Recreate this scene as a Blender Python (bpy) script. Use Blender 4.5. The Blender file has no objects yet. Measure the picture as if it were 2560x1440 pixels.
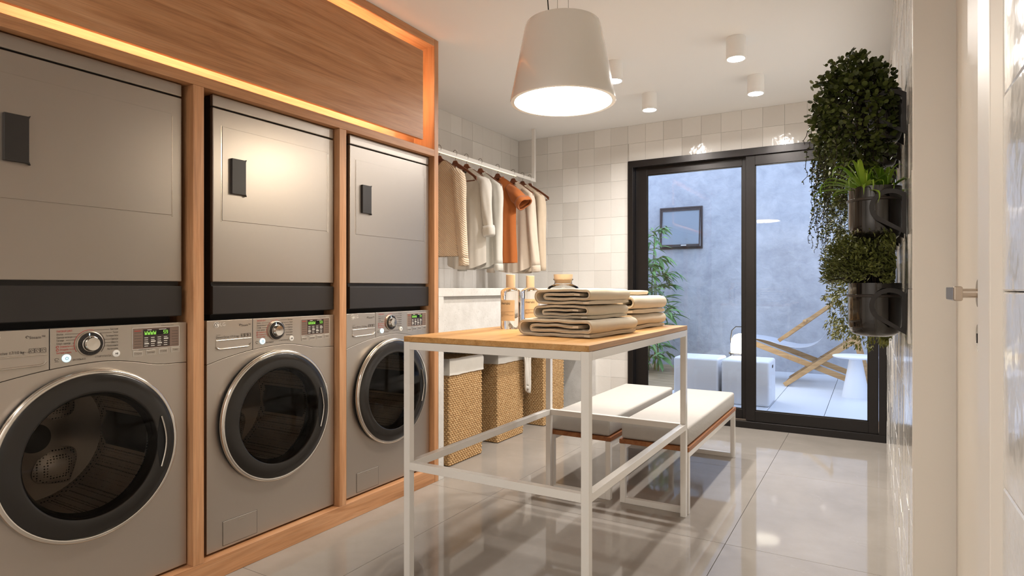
import bpy, math, random
from mathutils import Vector, Matrix, Euler, noise

random.seed(7)
PI = math.pi
R = math.radians
scene = bpy.context.scene
COL = scene.collection

# ------------------------------------------------------------------ camera
cam_data = bpy.data.cameras.new('camera')
cam_data.sensor_fit = 'HORIZONTAL'
cam_data.sensor_width = 36.0
cam_data.lens = 1532.6 * 36.0 / 2560.0
cam_data.clip_start = 0.01
cam_data.clip_end = 100
cam = bpy.data.objects.new('camera', cam_data)
cam.location = (0, 0, 1.20)
cam.rotation_euler = (R(90), 0, math.atan(900 / 1532.6))
COL.objects.link(cam)
scene.camera = cam

# ------------------------------------------------------------------ world / exposure
world = bpy.data.worlds.new('dusk_sky')
scene.world = world
world.use_nodes = True
wn = world.node_tree.nodes
wn['Background'].inputs[0].default_value = (0.62, 0.73, 1.0, 1)
wn['Background'].inputs[1].default_value = 1.65
vs = scene.view_settings
vs.view_transform = 'Standard'
vs.look = 'None'
vs.exposure = 1.05
vs.gamma = 1.0
vs.use_curve_mapping = False

PENDANT_L = 23.0     # emission of the pendant diffuser
SPOT_L = 480.0       # emission of the ceiling spots
LED_L = 20.0          # cabinet strip
RAIL_L = 1.0         # clothes-rail strip

# ------------------------------------------------------------------ materials
def C(h):
    h = h.lstrip('#')
    o = []
    for i in (0, 2, 4):
        c = int(h[i:i + 2], 16) / 255
        o.append(c / 12.92 if c <= 0.04045 else ((c + 0.055) / 1.055) ** 2.4)
    return (o[0], o[1], o[2], 1)

MATS = {}

def M(name, col='#ffffff', rough=.5, metal=0., emis=None, estr=0., coat=0., spec=.5, trans=0., ior=1.45, sheen=0.):
    m = bpy.data.materials.new(name)
    m.use_nodes = True
    p = m.node_tree.nodes['Principled BSDF']
    p.inputs['Base Color'].default_value = C(col) if isinstance(col, str) else col
    p.inputs['Roughness'].default_value = rough
    p.inputs['Metallic'].default_value = metal
    p.inputs['Specular IOR Level'].default_value = spec
    p.inputs['Coat Weight'].default_value = coat
    p.inputs['Transmission Weight'].default_value = trans
    p.inputs['IOR'].default_value = ior
    if sheen:
        p.inputs['Sheen Weight'].default_value = sheen
    if emis:
        p.inputs['Emission Color'].default_value = C(emis) if isinstance(emis, str) else emis
        p.inputs['Emission Strength'].default_value = estr
    MATS[name] = m
    return m

def nd(m, t, **kw):
    n = m.node_tree.nodes.new(t)
    for k, v in kw.items():
        setattr(n, k, v)
    return n

def lk(m, a, b):
    m.node_tree.links.new(a, b)

def P_(m):
    return m.node_tree.nodes['Principled BSDF']

def coords(m, kind='Object', scale=(1, 1, 1)):
    mp = nd(m, 'ShaderNodeMapping')
    mp.inputs['Scale'].default_value = scale
    if kind == 'World':
        g = nd(m, 'ShaderNodeNewGeometry')
        lk(m, g.outputs['Position'], mp.inputs['Vector'])
    else:
        t = nd(m, 'ShaderNodeTexCoord')
        lk(m, t.outputs[kind], mp.inputs['Vector'])
    return mp.outputs['Vector']

def noise_tex(m, vec, scale, detail=4, rough=.55, dist=0.):
    n = nd(m, 'ShaderNodeTexNoise')
    n.inputs['Scale'].default_value = scale
    n.inputs['Detail'].default_value = detail
    n.inputs['Roughness'].default_value = rough
    n.inputs['Distortion'].default_value = dist
    lk(m, vec, n.inputs['Vector'])
    return n.outputs['Fac']

def ramp(m, fac, stops):
    r = nd(m, 'ShaderNodeValToRGB')
    e = r.color_ramp.elements
    while len(e) < len(stops):
        e.new(.5)
    for i, (p, c) in enumerate(stops):
        e[i].position = p
        e[i].color = C(c) if isinstance(c, str) else c
    lk(m, fac, r.inputs['Fac'])
    return r.outputs['Color']

def mixc(m, fac, a, b, mode='MIX'):
    x = nd(m, 'ShaderNodeMix', data_type='RGBA', blend_type=mode)
    for s, v in ((x.inputs['Factor'], fac), (x.inputs['A'], a), (x.inputs['B'], b)):
        if hasattr(v, 'links'):
            lk(m, v, s)
        else:
            s.default_value = v
    return x.outputs['Result']

def bump(m, height, strength=.3, dist=.01):
    b = nd(m, 'ShaderNodeBump')
    b.inputs['Strength'].default_value = strength
    b.inputs['Distance'].default_value = dist
    lk(m, height, b.inputs['Height'])
    lk(m, b.outputs['Normal'], P_(m).inputs['Normal'])

def wood(name, dark, mid, light, axis, rough=.45, scale=1.0):
    m = M(name, mid, rough)
    s = [16 * scale] * 3
    s[axis] = 1.1 * scale
    v = coords(m, 'World', s)
    n1 = noise_tex(m, v, 1.3, 5, .6, .9)
    c1 = ramp(m, n1, [(.28, dark), (.48, mid), (.72, light)])
    s2 = [230 * scale] * 3
    s2[axis] = 5 * scale
    n2 = noise_tex(m, coords(m, 'World', s2), 1.0, 3, .6)
    c2 = ramp(m, n2, [(.3, '#b0b0b0'), (.62, '#ffffff')])
    col = mixc(m, .38, c1, c2, 'MULTIPLY')
    lk(m, col, P_(m).inputs['Base Color'])
    bump(m, n2, .12, .002)
    return m

OAK = ('#a4714a', '#c28d62', '#d0a078')
wood('oak_along', *OAK, 1)
wood('oak_up', *OAK, 2)
wood('oak_table', '#a8783f', '#c9985c', '#d8ac76', 1, .35)
wood('walnut_hanger', '#4a2414', '#6b3a22', '#7d4a2e', 0, .4, 2)
wood('bench_wood', '#7c4726', '#9c6238', '#b07a4c', 1, .45)
wood('deck_wood', '#7d6a50', '#a08a6a', '#b8a384', 0, .6)
wood('chair_wood', '#8e6a42', '#b48c5c', '#cba676', 0, .55)

def fabric(name, col, scale=900, strength=.25, rough=.9, var=.0):
    m = M(name, col, rough, sheen=.15)
    v = coords(m, 'Object')
    n = noise_tex(m, v, scale, 2, .6)
    n2 = noise_tex(m, v, 22, 3, .6)
    bump(m, n, strength, .001)
    c = mixc(m, n2, [x * .9 for x in C(col)[:3]] + [1], C(col))
    lk(m, c, P_(m).inputs['Base Color'])
    return m

M('paint_white', '#efece8', .6)
M('ceiling_paint', '#f7f6f4', .75)
M('white_metal', '#efece6', .22, coat=.3)
M('door_paint', '#e9e2d8', .4)
M('spot_body', '#f8f7f5', .5)
M('pendant_enamel', '#f5f1ea', .16, coat=.6)
M('pendant_lining', '#fff6e4', .6)
M('pendant_glow', '#ffffff', .5, emis=(1, .88, .70, 1), estr=PENDANT_L)
M('spot_glow', '#ffffff', .5, emis=(1, .955, .905, 1), estr=SPOT_L)
M('led_orange', '#ffffff', .5, emis=(1, .80, .52, 1), estr=LED_L)
M('led_warm', '#ffffff', .5, emis=(1, .68, .32, 1), estr=RAIL_L)
M('lantern_glow', '#ffffff', .5, emis=(1, .82, .55, 1), estr=9)
M('chrome', '#d9d4cc', .12, 1)
M('nickel', '#cfc4b8', .25, 1)
M('black_plastic', '#17140f', .35)
M('black_matte', '#262220', .45)
M('gloss_black', '#141210', .16, coat=.5)
M('rim_glass', '#24211e', .2)
M('gap_shade', '#0a0807', .8)  # near-black painted in for the shade in gaps between parts
M('alu_dark', '#2b2827', .32, .55)
M('white_plastic', '#e8e6e2', .3)
M('ink', '#1c1815', .6)
M('ink_grey', '#4c443d', .6)
M('ink_red', '#b4332d', .6)
M('ink_white', '#e9e4dc', .5)
M('print_brown', '#6b4a2e', .7)
M('display_brown', '#7d685c', .3)
M('display_dark', '#3f3532', .2)
M('display_black', '#0a0b0a', .15)
M('led_green', '#1c2a10', .4, emis=(.42, 1, .12, 1), estr=.45)
M('led_blue', '#dff4ff', .3, emis=(.55, .85, 1, 1), estr=.35)
M('label_paper', '#e2c9a4', .8)
M('cap_beige', '#e3c8a6', .5)
M('soil', '#2a1d12', .95)
M('stem_dark', '#241a10', .8)
M('cord_black', '#0e0d0c', .5)
M('wire_steel', '#8f887f', .3, 1)
M('ottoman_plastic', '#e9e9ec', .45)
M('pot_rim', '#3a332e', .3)

def steel(name, col, rough):
    m = M(name, col, rough, .9)
    n = noise_tex(m, coords(m, 'Object', (1, 1, 260)), 3, 2, .5)
    bump(m, n, .02, .0005)
    return m
steel('steel_front', '#b8afa5', .40)
steel('steel_dryer', '#a49c94', .38)
steel('steel_panel', '#b9b1a7', .36)
steel('drum_back', '#b5aea6', .45)
m = steel('drum_perforated', '#c2bbb3', .42)
vt = nd(m, 'ShaderNodeTexVoronoi')
vt.inputs['Scale'].default_value = 95
vt.inputs['Randomness'].default_value = 0.12
lk(m, coords(m, 'Object'), vt.inputs['Vector'])
lk(m, ramp(m, vt.outputs['Distance'], [(.24, '#1c1815'), (.36, '#c2bbb3')]), P_(m).inputs['Base Color'])

# thin clear glass: mix of see-through and mirror by Fresnel
def thin_glass(name, tint, ior=1.5, rough=0.0):
    m = bpy.data.materials.new(name)
    m.use_nodes = True
    nt = m.node_tree
    nt.nodes.remove(nt.nodes['Principled BSDF'])
    tr = nd(m, 'ShaderNodeBsdfTransparent')
    tr.inputs[0].default_value = C(tint)
    gl = nd(m, 'ShaderNodeBsdfGlossy')
    gl.inputs['Roughness'].default_value = rough
    fr = nd(m, 'ShaderNodeFresnel')
    fr.inputs['IOR'].default_value = ior
    mx = nd(m, 'ShaderNodeMixShader')
    lk(m, fr.outputs[0], mx.inputs[0])
    lk(m, tr.outputs[0], mx.inputs[1])
    lk(m, gl.outputs[0], mx.inputs[2])
    lk(m, mx.outputs[0], nt.nodes['Material Output'].inputs['Surface'])
    MATS[name] = m
    return m
thin_glass('pane_glass', '#f4f8fa', 1.5)
thin_glass('jar_glass', '#f6f5f2', 1.18)
thin_glass('tinted_window', '#dcd7d1', 1.22)
m = M('bottle_liquid', '#fff8ee', 0.0, trans=1.0, ior=1.36)
m = M('pot_glaze', '#231e1b', .14, coat=.8)
lk(m, ramp(m, noise_tex(m, coords(m, 'Object', (30, 30, 4)), 2, 3), [(.35, '#110e0c'), (.7, '#26201b')]), P_(m).inputs['Base Color'])

# handmade wall tile
def tile_mat(name, c0, c1, wav):
    m = M(name, c1, .12, coat=.2)
    oi = nd(m, 'ShaderNodeObjectInfo')
    g = nd(m, 'ShaderNodeNewGeometry')
    ad = nd(m, 'ShaderNodeMath', operation='ADD')
    lk(m, oi.outputs['Random'], ad.inputs[0])
    lk(m, g.outputs['Random Per Island'], ad.inputs[1])
    fr = nd(m, 'ShaderNodeMath', operation='FRACT')
    lk(m, ad.outputs[0], fr.inputs[0])
    lk(m, ramp(m, fr.outputs[0], [(0, c0), (1, c1)]), P_(m).inputs['Base Color'])
    v = coords(m, 'World')
    n = noise_tex(m, v, 9, 2, .5)
    n2 = noise_tex(m, v, 45, 2, .5)
    x = nd(m, 'ShaderNodeMath', operation='MULTIPLY_ADD')
    lk(m, n2, x.inputs[0])
    x.inputs[1].default_value = .18
    lk(m, n, x.inputs[2])
    bump(m, x.outputs[0], wav, .02)
    return m
tile_mat('wall_tile', '#ddd9d3', '#efece7', .22)
M('grout', '#e2ded8', .9)

# porcelain floor
m = M('floor_tile', '#b9b3ab', .3)
v = coords(m, 'World')
n1 = noise_tex(m, v, 2.2, 6, .6, .3)
n2 = noise_tex(m, v, 60, 3, .6)
base = ramp(m, n1, [(.3, '#968f87'), (.7, '#a59e96')])
vv = noise_tex(m, coords(m, 'World', (1, 1, 1)), 3.1, 7, .62, 1.6)
vein = ramp(m, vv, [(.494, '#000000'), (.5, '#ffffff'), (.506, '#000000')])
msk = ramp(m, noise_tex(m, v, 4.7, 2, .5), [(.58, '#000000'), (.72, '#707070')])
vm = mixc(m, 1.0, vein, msk, 'MULTIPLY')
lk(m, mixc(m, vm, base, C('#d9d2ca')), P_(m).inputs['Base Color'])
lk(m, ramp(m, n2, [(.3, '#343434'), (.7, '#4a4a4a')]), P_(m).inputs['Roughness'])
M('floor_grout', '#8f8880', .9)

# speckled cement of the laundry counter
m = M('cement', '#dedbd7', .65)
v = coords(m, 'World')
vt = nd(m, 'ShaderNodeTexVoronoi')
vt.inputs['Scale'].default_value = 95
lk(m, v, vt.inputs['Vector'])
spk = ramp(m, vt.outputs['Distance'], [(.12, '#8f8a84'), (.2, '#ffffff')])
msk = ramp(m, noise_tex(m, v, 34, 3, .6), [(.5, '#000000'), (.62, '#ffffff')])
cb = ramp(m, noise_tex(m, v, 7, 4, .6), [(.3, '#c4c0bb'), (.7, '#d8d5d1')])
lk(m, mixc(m, msk, cb, mixc(m, 1.0, cb, spk, 'MULTIPLY')), P_(m).inputs['Base Color'])
bump(m, noise_tex(m, v, 60, 3, .6), .25, .004)

# wicker
m = M('wicker', '#b58a56', .7)
v = coords(m, 'Object')
lk(m, ramp(m, noise_tex(m, v, 130, 3, .7), [(.32, '#8a6238'), (.5, '#c19c6c'), (.7, '#e2c79c')]), P_(m).inputs['Base Color'])

M('wicker_core', '#5a3c20', .9)  # darker brown, puts the shade of the weave gaps into the colour
fabric('linen_white', '#ddd8d0', 700, .3)
fabric('cushion_fabric', '#bdb8b1', 600, .35)
m = fabric('cushion_rib', '#b5b0a9', 600, .2)
w = nd(m, 'ShaderNodeTexWave', wave_type='BANDS', bands_direction='DIAGONAL')
w.inputs['Scale'].default_value = 95
w.inputs['Distortion'].default_value = 1.2
lk(m, coords(m, 'Object', (1, .35, 1)), w.inputs['Vector'])
bump(m, w.outputs['Fac'], .3, .002)
fabric('towel_beige', '#e2d5bf', 520, .4)
fabric('towel_hem', '#cdbb9f', 520, .4)
fabric('cloth_grey', '#cfc9bf', 800, .2)
fabric('cloth_light', '#cdc9bf', 800, .2)
fabric('cloth_orange', '#b0622a', 800, .2)
fabric('cloth_cream', '#d8c9b6', 800, .2)
fabric('cloth_beige', '#cfbca4', 800, .2)
m = fabric('cloth_knit', '#d9c4a8', 500, .3)
w = nd(m, 'ShaderNodeTexWave', wave_type='BANDS', bands_direction='DIAGONAL')
w.inputs['Scale'].default_value = 40
lk(m, coords(m, 'Object', (1, 0, 1)), w.inputs['Vector'])
lk(m, ramp(m, w.outputs['Fac'], [(.3, '#c6ae92'), (.7, '#e0cfb8')]), P_(m).inputs['Base Color'])
bump(m, w.outputs['Fac'], .6, .006)
fabric('rag_white', '#d6d0c8', 300, .5)
fabric('sling_fabric', '#b9bcc4', 500, .2)

# outdoor stucco
m = M('stucco', '#b4b5b8', .8)
v = coords(m, 'World')
n1 = noise_tex(m, v, 1.5, 8, .65, .5)
n2 = noise_tex(m, v, 9, 5, .6, .4)
ca = ramp(m, n1, [(.32, '#8e9198'), (.68, '#c0c1c5')])
lk(m, mixc(m, .3, ca, ramp(m, n2, [(.3, '#9b9da3'), (.7, '#cfcfd0')])), P_(m).inputs['Base Color'])
bump(m, n2, .35, .03)
M('patio_tile', '#d6d8dc', .45)
M('patio_joint', '#8d9095', .8)
M('window_void', '#c4c5cc', .3)
M('window_frame_out', '#3a302c', .5)

def leaf_mat(name, a, b, rough=.4):
    m = M(name, a, rough)
    oi = nd(m, 'ShaderNodeObjectInfo')
    g = nd(m, 'ShaderNodeNewGeometry')
    ad = nd(m, 'ShaderNodeMath', operation='ADD')
    lk(m, oi.outputs['Random'], ad.inputs[0])
    lk(m, g.outputs['Random Per Island'], ad.inputs[1])
    fr = nd(m, 'ShaderNodeMath', operation='FRACT')
    lk(m, ad.outputs[0], fr.inputs[0])
    lk(m, ramp(m, fr.outputs[0], [(0, a), (1, b)]), P_(m).inputs['Base Color'])
    return m
leaf_mat('leaf_round', '#38421c', '#59632c')
leaf_mat('leaf_bush', '#454c20', '#747a3e')
leaf_mat('leaf_strap', '#5c8a1e', '#9dbb42')
leaf_mat('leaf_yellow', '#4b551b', '#7b7a2b')
leaf_mat('leaf_bamboo', '#3d6b35', '#7ea766')

# ------------------------------------------------------------------ mesh helpers
class B:
    def __init__(s):
        s.v = []
        s.f = []

    def box(s, x0, x1, y0, y1, z0, z1):
        n = len(s.v)
        s.v += [(x0, y0, z0), (x1, y0, z0), (x1, y1, z0), (x0, y1, z0), (x0, y0, z1), (x1, y0, z1), (x1, y1, z1), (x0, y1, z1)]
        s.f += [tuple(n + i for i in q) for q in ((0, 3, 2, 1), (4, 5, 6, 7), (0, 1, 5, 4), (1, 2, 6, 5), (2, 3, 7, 6), (3, 0, 4, 7))]
        return s

    def ring(s, pts):
        n = len(s.v)
        s.v += [tuple(p) for p in pts]
        return list(range(n, n + len(pts)))

    def bridge(s, a, b, closed=True):
        k = len(a)
        for i in range(k if closed else k - 1):
            j = (i + 1) % k
            s.f.append((a[i], a[j], b[j], b[i]))

    def cap(s, a, flip=False):
        s.f.append(tuple(reversed(a)) if flip else tuple(a))

    def tube(s, pts, r, n=8, caps=True, closed=False, sx=1.0):
        pts = [Vector(p) for p in pts]
        k = len(pts)
        rr = r if isinstance(r, (list, tuple)) else [r] * k
        prev = None
        up = None
        first = None
        for i, p in enumerate(pts):
            if closed:
                t = (pts[(i + 1) % k] - pts[i - 1]).normalized()
            else:
                t = (pts[min(i + 1, k - 1)] - pts[max(i - 1, 0)]).normalized()
            if up is None:
                up = Vector((0, 0, 1)) if abs(t.z) < .9 else Vector((0, 1, 0))
            side = t.cross(up)
            if side.length < 1e-6:
                side = t.orthogonal()
            side.normalize()
            up = side.cross(t).normalized()
            ring = s.ring([p + (side * math.cos(2 * PI * q / n) * sx + up * math.sin(2 * PI * q / n)) * rr[i] for q in range(n)])
            if prev:
                s.bridge(prev, ring)
            else:
                first = ring
            prev = ring
        if closed:
            s.bridge(prev, first)
        elif caps:
            s.cap(first, True)
            s.cap(prev)
        return s

    def bar(s, a, b, w, h):
        """rectangular bar from a to b; w horizontal, h the other way"""
        a, b = Vector(a), Vector(b)
        t = (b - a).normalized()
        side = t.cross(Vector((0, 0, 1)))
        if side.length < 1e-4:
            side = Vector((1, 0, 0))
        side.normalize()
        up = side.cross(t)
        r0 = s.ring([a + side * w / 2 * i + up * h / 2 * j for i, j in ((-1, -1), (1, -1), (1, 1), (-1, 1))])
        r1 = s.ring([b + side * w / 2 * i + up * h / 2 * j for i, j in ((-1, -1), (1, -1), (1, 1), (-1, 1))])
        s.bridge(r0, r1)
        s.cap(r0, True)
        s.cap(r1)
        return s

    def lathe(s, prof, n=32, c=(0, 0, 0), axis='Z', cap0=False, cap1=False):
        prev = None
        first = None
        for r, h in prof:
            pts = []
            for q in range(n):
                a = 2 * PI * q / n
                x, y = r * math.cos(a), r * math.sin(a)
                if axis == 'Z':
                    pts.append((c[0] + x, c[1] + y, c[2] + h))
                else:   # axis X, h grows towards +X
                    pts.append((c[0] + h, c[1] + x, c[2] + y))
            ring = s.ring(pts)
            if prev:
                s.bridge(prev, ring)
            else:
                first = ring
            prev = ring
        if cap0:
            s.cap(first, True)
        if cap1:
            s.cap(prev)
        return s

    def prism(s, poly, mp, d0, d1):
        """poly: 2D points; mp(u,v,d)->xyz"""
        a = s.ring([mp(u, v, d0) for u, v in poly])
        b = s.ring([mp(u, v, d1) for u, v in poly])
        s.bridge(a, b)
        s.cap(a, True)
        s.cap(b)
        return s

    def grid(s, fn, nu, nv):
        rows = []
        for j in range(nv + 1):
            rows.append(s.ring([fn(i / nu, j / nv) for i in range(nu + 1)]))
        for j in range(nv):
            s.bridge(rows[j], rows[j + 1], closed=False)
        return s

    def merge(s, verts, faces, mtx):
        n = len(s.v)
        s.v += [tuple(mtx @ Vector(p)) for p in verts]
        s.f += [tuple(n + i for i in q) for q in faces]

    def mesh(s, name, smooth=None):
        me = bpy.data.meshes.new(name)
        me.from_pydata(s.v, [], s.f)
        if smooth is not None:
            me.polygons.foreach_set('use_smooth', [True] * len(me.polygons))
            if smooth < 179:
                me.set_sharp_from_angle(angle=R(smooth))
        me.update()
        return me

    def build(s, name, mat, parent=None, bevel=0., smooth=None, kind=None, fix=True):
        me = s.mesh(name, smooth)
        if fix:
            import bmesh
            bm = bmesh.new()
            bm.from_mesh(me)
            bmesh.ops.recalc_face_normals(bm, faces=bm.faces)
            bm.to_mesh(me)
            bm.free()
            if smooth is not None and smooth < 179:
                me.set_sharp_from_angle(angle=R(smooth))
        me.materials.append(MATS[mat])
        o = bpy.data.objects.new(name, me)
        COL.objects.link(o)
        if parent:
            o.parent = parent
        if bevel:
            md = o.modifiers.new('bevel', 'BEVEL')
            md.width = bevel
            md.segments = 2
            md.limit_method = 'ANGLE'
            md.angle_limit = R(40)
            me.polygons.foreach_set('use_smooth', [True] * len(me.polygons))
            md.harden_normals = True
        if kind:
            o['kind'] = kind
        return o

def box(name, mat, x0, x1, y0, y1, z0, z1, parent=None, bevel=0., kind=None):
    return B().box(x0, x1, y0, y1, z0, z1).build(name, mat, parent, bevel, kind=kind, fix=False)

def thing(name, label, cat, loc=(0, 0, 0), rz=0., group=None, kind=None):
    o = bpy.data.objects.new(name, None)
    o.empty_display_size = .1
    COL.objects.link(o)
    o.location = loc
    o.rotation_euler = (0, 0, rz)
    if label:
        o['label'] = label
    if cat:
        o['category'] = cat
    if group:
        o['group'] = group
    if kind:
        o['kind'] = kind
    return o

def tag(o, label, cat, group=None):
    o['label'] = label
    o['category'] = cat
    if group:
        o['group'] = group
    return o

def struct(o, label=None):
    o['kind'] = 'structure'
    if label:
        o['label'] = label
    return o

def copy_tree(o, parent=None):
    c = o.copy()
    COL.objects.link(c)
    c.parent = parent
    for ch in o.children:
        copy_tree(ch, c)
    return c

def text(body, size, mat, parent, loc, rot=(R(90), 0, R(90)), align='LEFT', name='lettering', wscale=1.0):
    cu = bpy.data.curves.new('t', 'FONT')
    cu.body = body
    cu.size = size
    cu.align_x = align
    cu.align_y = 'CENTER'
    cu.resolution_u = 2
    to = bpy.data.objects.new('t', cu)
    COL.objects.link(to)
    dg = bpy.context.evaluated_depsgraph_get()
    me = bpy.data.meshes.new_from_object(to.evaluated_get(dg))
    bpy.data.objects.remove(to)
    bpy.data.curves.remove(cu)
    me.name = name
    me.materials.clear()
    me.materials.append(MATS[mat])
    o = bpy.data.objects.new(name, me)
    COL.objects.link(o)
    o.parent = parent
    o.location = loc
    o.rotation_euler = rot
    o.scale = (wscale, 1, 1)
    return o

def lerp(a, b, t):
    return a + (b - a) * t

def interp(pts, x):
    for (x0, y0), (x1, y1) in zip(pts, pts[1:]):
        if x <= x1:
            t = (x - x0) / (x1 - x0)
            t = t * t * (3 - 2 * t)
            return y0 + (y1 - y0) * t
    return pts[-1][1]

# ================================================================== SHELL
XL, XR, YB, ZC, YN = -3.195, 0.10, 5.573, 2.736, -1.5
DX0, DX1, DZ = -1.988, 0.094, 2.395        # sliding door opening
LY0, LY1, LZ = 0.70, 1.92, 2.15            # opening of the hinged door in the right wall

floor = B().box(XL - .1, XR + .1, YN, YB + .12, -.12, -.012).build('floor', 'floor_grout', kind='structure')
floor['label'] = 'pale grey porcelain floor'
joints_x = [-3.2, -1.90, -.594, .19]
joints_y = [-1.5, .385, 1.685, 2.985, 4.285, 5.573]
for i in range(3):
    for j in range(5):
        g = .001
        box('floor_slab', 'floor_tile', joints_x[i] + g, joints_x[i + 1] - g, joints_y[j] + g, joints_y[j + 1] - g, -.012, 0, floor, .0008)

ceil_ = box('ceiling', 'ceiling_paint', XL - .12, XR + .12, YN - .1, YB + .16, ZC, ZC + .1, kind='structure')
wl = box('wall_left', 'grout', XL - .12, XL - .009, YN, YB + .16, 0, ZC, kind='structure')
wn_ = box('wall_front', 'paint_white', XL - .12, XR + .12, YN - .1, YN, 0, ZC, kind='structure')
wb = B().box(XL - .009, DX0, YB + .009, YB + .16, 0, ZC).box(DX0, XR + .12, YB + .009, YB + .16, DZ, ZC).box(DX1, XR + .12, YB + .009, YB + .16, 0, DZ).build('wall_back', 'grout', kind='structure')
wr = B().box(XR + .009, XR + .13, LY1, YB + .009, 0, ZC).box(XR + .009, XR + .13, LY0, LY1, LZ, ZC).box(XR + .009, XR + .13, YN, LY0, 0, ZC).build('wall_right', 'grout', kind='structure')

# one tile: local xy plane, front +z
TP = .171
def tile_geo(w, h, d=.009, ch=.0013):
    x, y = w / 2, h / 2
    v = [(-x, -y, 0), (x, -y, 0), (x, y, 0), (-x, y, 0)]
    v += [(-x, -y, d - ch), (x, -y, d - ch), (x, y, d - ch), (-x, y, d - ch)]
    a, b = x - ch, y - ch
    v += [(-a, -b, d), (a, -b, d), (a, b, d), (-a, b, d)]
    f = []
    for k in range(4):
        l = (k + 1) % 4
        f += [(k, l, 4 + l, 4 + k), (4 + k, 4 + l, 8 + l, 8 + k)]
    f.append((8, 9, 10, 11))
    return v, f
_tiles = {}
def tile_mesh(w, h):
    k = (round(w, 3), round(h, 3))
    if k not in _tiles:
        b = B()
        b.v, b.f = tile_geo(*k)
        me = b.mesh('tile')
        me.materials.append(MATS['wall_tile'])
        _tiles[k] = me
    return _tiles[k]
AX = {'back': Matrix(((1, 0, 0), (0, 0, -1), (0, 1, 0))), 'left': Matrix(((0, 0, 1), (1, 0, 0), (0, 1, 0))), 'right': Matrix(((0, 0, -1), (-1, 0, 0), (0, 1, 0)))}
def put_tile(wall, side, u0, u1, z0, z1, tilt, off, stuff=None):
    g = .0005
    w, h = u1 - u0 - 2 * g, z1 - z0 - 2 * g
    if w < .012 or h < .012:
        return
    c = (u0 + u1) / 2
    zc = (z0 + z1) / 2
    d = random.uniform(0, off)
    if side == 'back':
        p = Vector((c, YB + .009 - d, zc))
    elif side == 'left':
        p = Vector((XL - .009 + d, c, zc))
    else:
        p = Vector((XR + .009 - d, c, zc))
    rot = AX[side] @ Euler((R(random.uniform(-tilt, tilt)), R(random.uniform(-tilt, tilt)), 0)).to_matrix()
    mt = Matrix.Translation(p) @ rot.to_4x4()
    if stuff is not None:
        v, f = tile_geo(w, h)
        stuff.merge(v, f, mt)
        return
    o = bpy.data.objects.new('tile', tile_mesh(w, h))
    COL.objects.link(o)
    o.matrix_world = mt
    o.parent = wall

# back wall tiles around the sliding door
for r in range(16):
    z0, z1 = r * TP, min((r + 1) * TP, ZC)
    for c in range(20):
        x0 = XL + c * TP
        x1 = min(x0 + TP, XR)
        if x1 - x0 < .02:
            continue
        if z1 <= DZ:
            if x0 >= DX0:
                continue
            x1 = min(x1, DX0)
            put_tile(wb, 'back', x0, x1, z0, z1, .3, .0015)
        elif z0 < DZ and x1 > DX0:
            if x0 < DX0:
                put_tile(wb, 'back', x0, DX0, z0, z1, .2, .001)
                x0 = DX0
            put_tile(wb, 'back', x0, x1, DZ, z1, .3, .0015)
        else:
            put_tile(wb, 'back', x0, x1, z0, z1, .3, .0015)
# left wall above the counter
for r in range(7, 16):
    for c in range(15):
        y1 = YB - c * TP
        y0 = max(y1 - TP, 3.058)
        put_tile(wl, 'left', y0, y1, r * TP, min((r + 1) * TP, ZC), .3, .0015)
# right wall: the tiles that show largest one by one, the rest joined
rest = B()
cnt = 0
for c in range(22):
    y0 = LY1 + .002 + c * TP
    y1 = min(y0 + TP, YB)
    if y1 - y0 < .02:
        continue
    for r in range(16):
        one = c < 15
        put_tile(wr, 'right', y0, y1, r * TP, min((r + 1) * TP, ZC), .55, .003, None if one else rest)
for c in range(13):
    y1 = LY0 - .02 - c * TP
    y0 = y1 - TP
    for r in range(16):
        put_tile(wr, 'right', y0, y1, r * TP, min((r + 1) * TP, ZC), .35, .002, None if c < 3 else rest)
for c in range(8):
    put_tile(wr, 'right', LY0 - .018 + c * .155, LY0 - .018 + (c + 1) * .155, LZ + .06, LZ + .06 + TP, .3, .002, rest)
    put_tile(wr, 'right', LY0 - .018 + c * .155, LY0 - .018 + (c + 1) * .155, LZ + .06 + TP, LZ + .06 + 2 * TP, .3, .002, rest)
    put_tile(wr, 'right', LY0 - .018 + c * .155, LY0 - .018 + (c + 1) * .155, LZ + .06 + 2 * TP, ZC, .3, .002, rest)
ro = rest.build('tiles_far', 'wall_tile', wr, kind='stuff', fix=False)

# hinged door in the right wall, recessed behind its casing
d2 = thing('door_2', 'off-white flush door with a nickel lever handle beside the tiled wall', None, (.184, 1.345, 0), kind='structure')
def sub(o, name, mat, *b, bevel=0.):
    L = o.location
    return box(name, mat, b[0] - L.x, b[1] - L.x, b[2] - L.y, b[3] - L.y, b[4] - L.z, b[5] - L.z, o, bevel)
sub(d2, 'door_leaf', 'door_paint', .184, .224, .775, 1.915, .008, 2.09)
sub(d2, 'door_jamb', 'door_paint', .096, .23, 1.915, 1.935, 0, 2.13)
sub(d2, 'door_jamb', 'door_paint', .10, .23, .755, .775, 0, 2.13)
sub(d2, 'door_head', 'door_paint', .096, .23, .755, 1.935, 2.09, 2.13)
hy = 1.445 - 1.345
hb = B().lathe([(.0, -.012), (.026, -.012), (.026, 0)], 28, (0, hy, 1.19), 'X').build('rosette', 'nickel', d2, smooth=40)
lev = B()
lev.tube([(-.008, hy, 1.19), (-.05, hy, 1.19)], .009, 14)
lev.box(-.06, -.046, hy - .115, hy + .012, 1.177, 1.203)
lev.build('lever_handle', 'nickel', d2, .003)
B().lathe([(.0, -.012), (.026, -.012), (.026, 0)], 28, (0, hy, 1.105), 'X').build('lock_rosette', 'nickel', d2, smooth=40)
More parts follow.
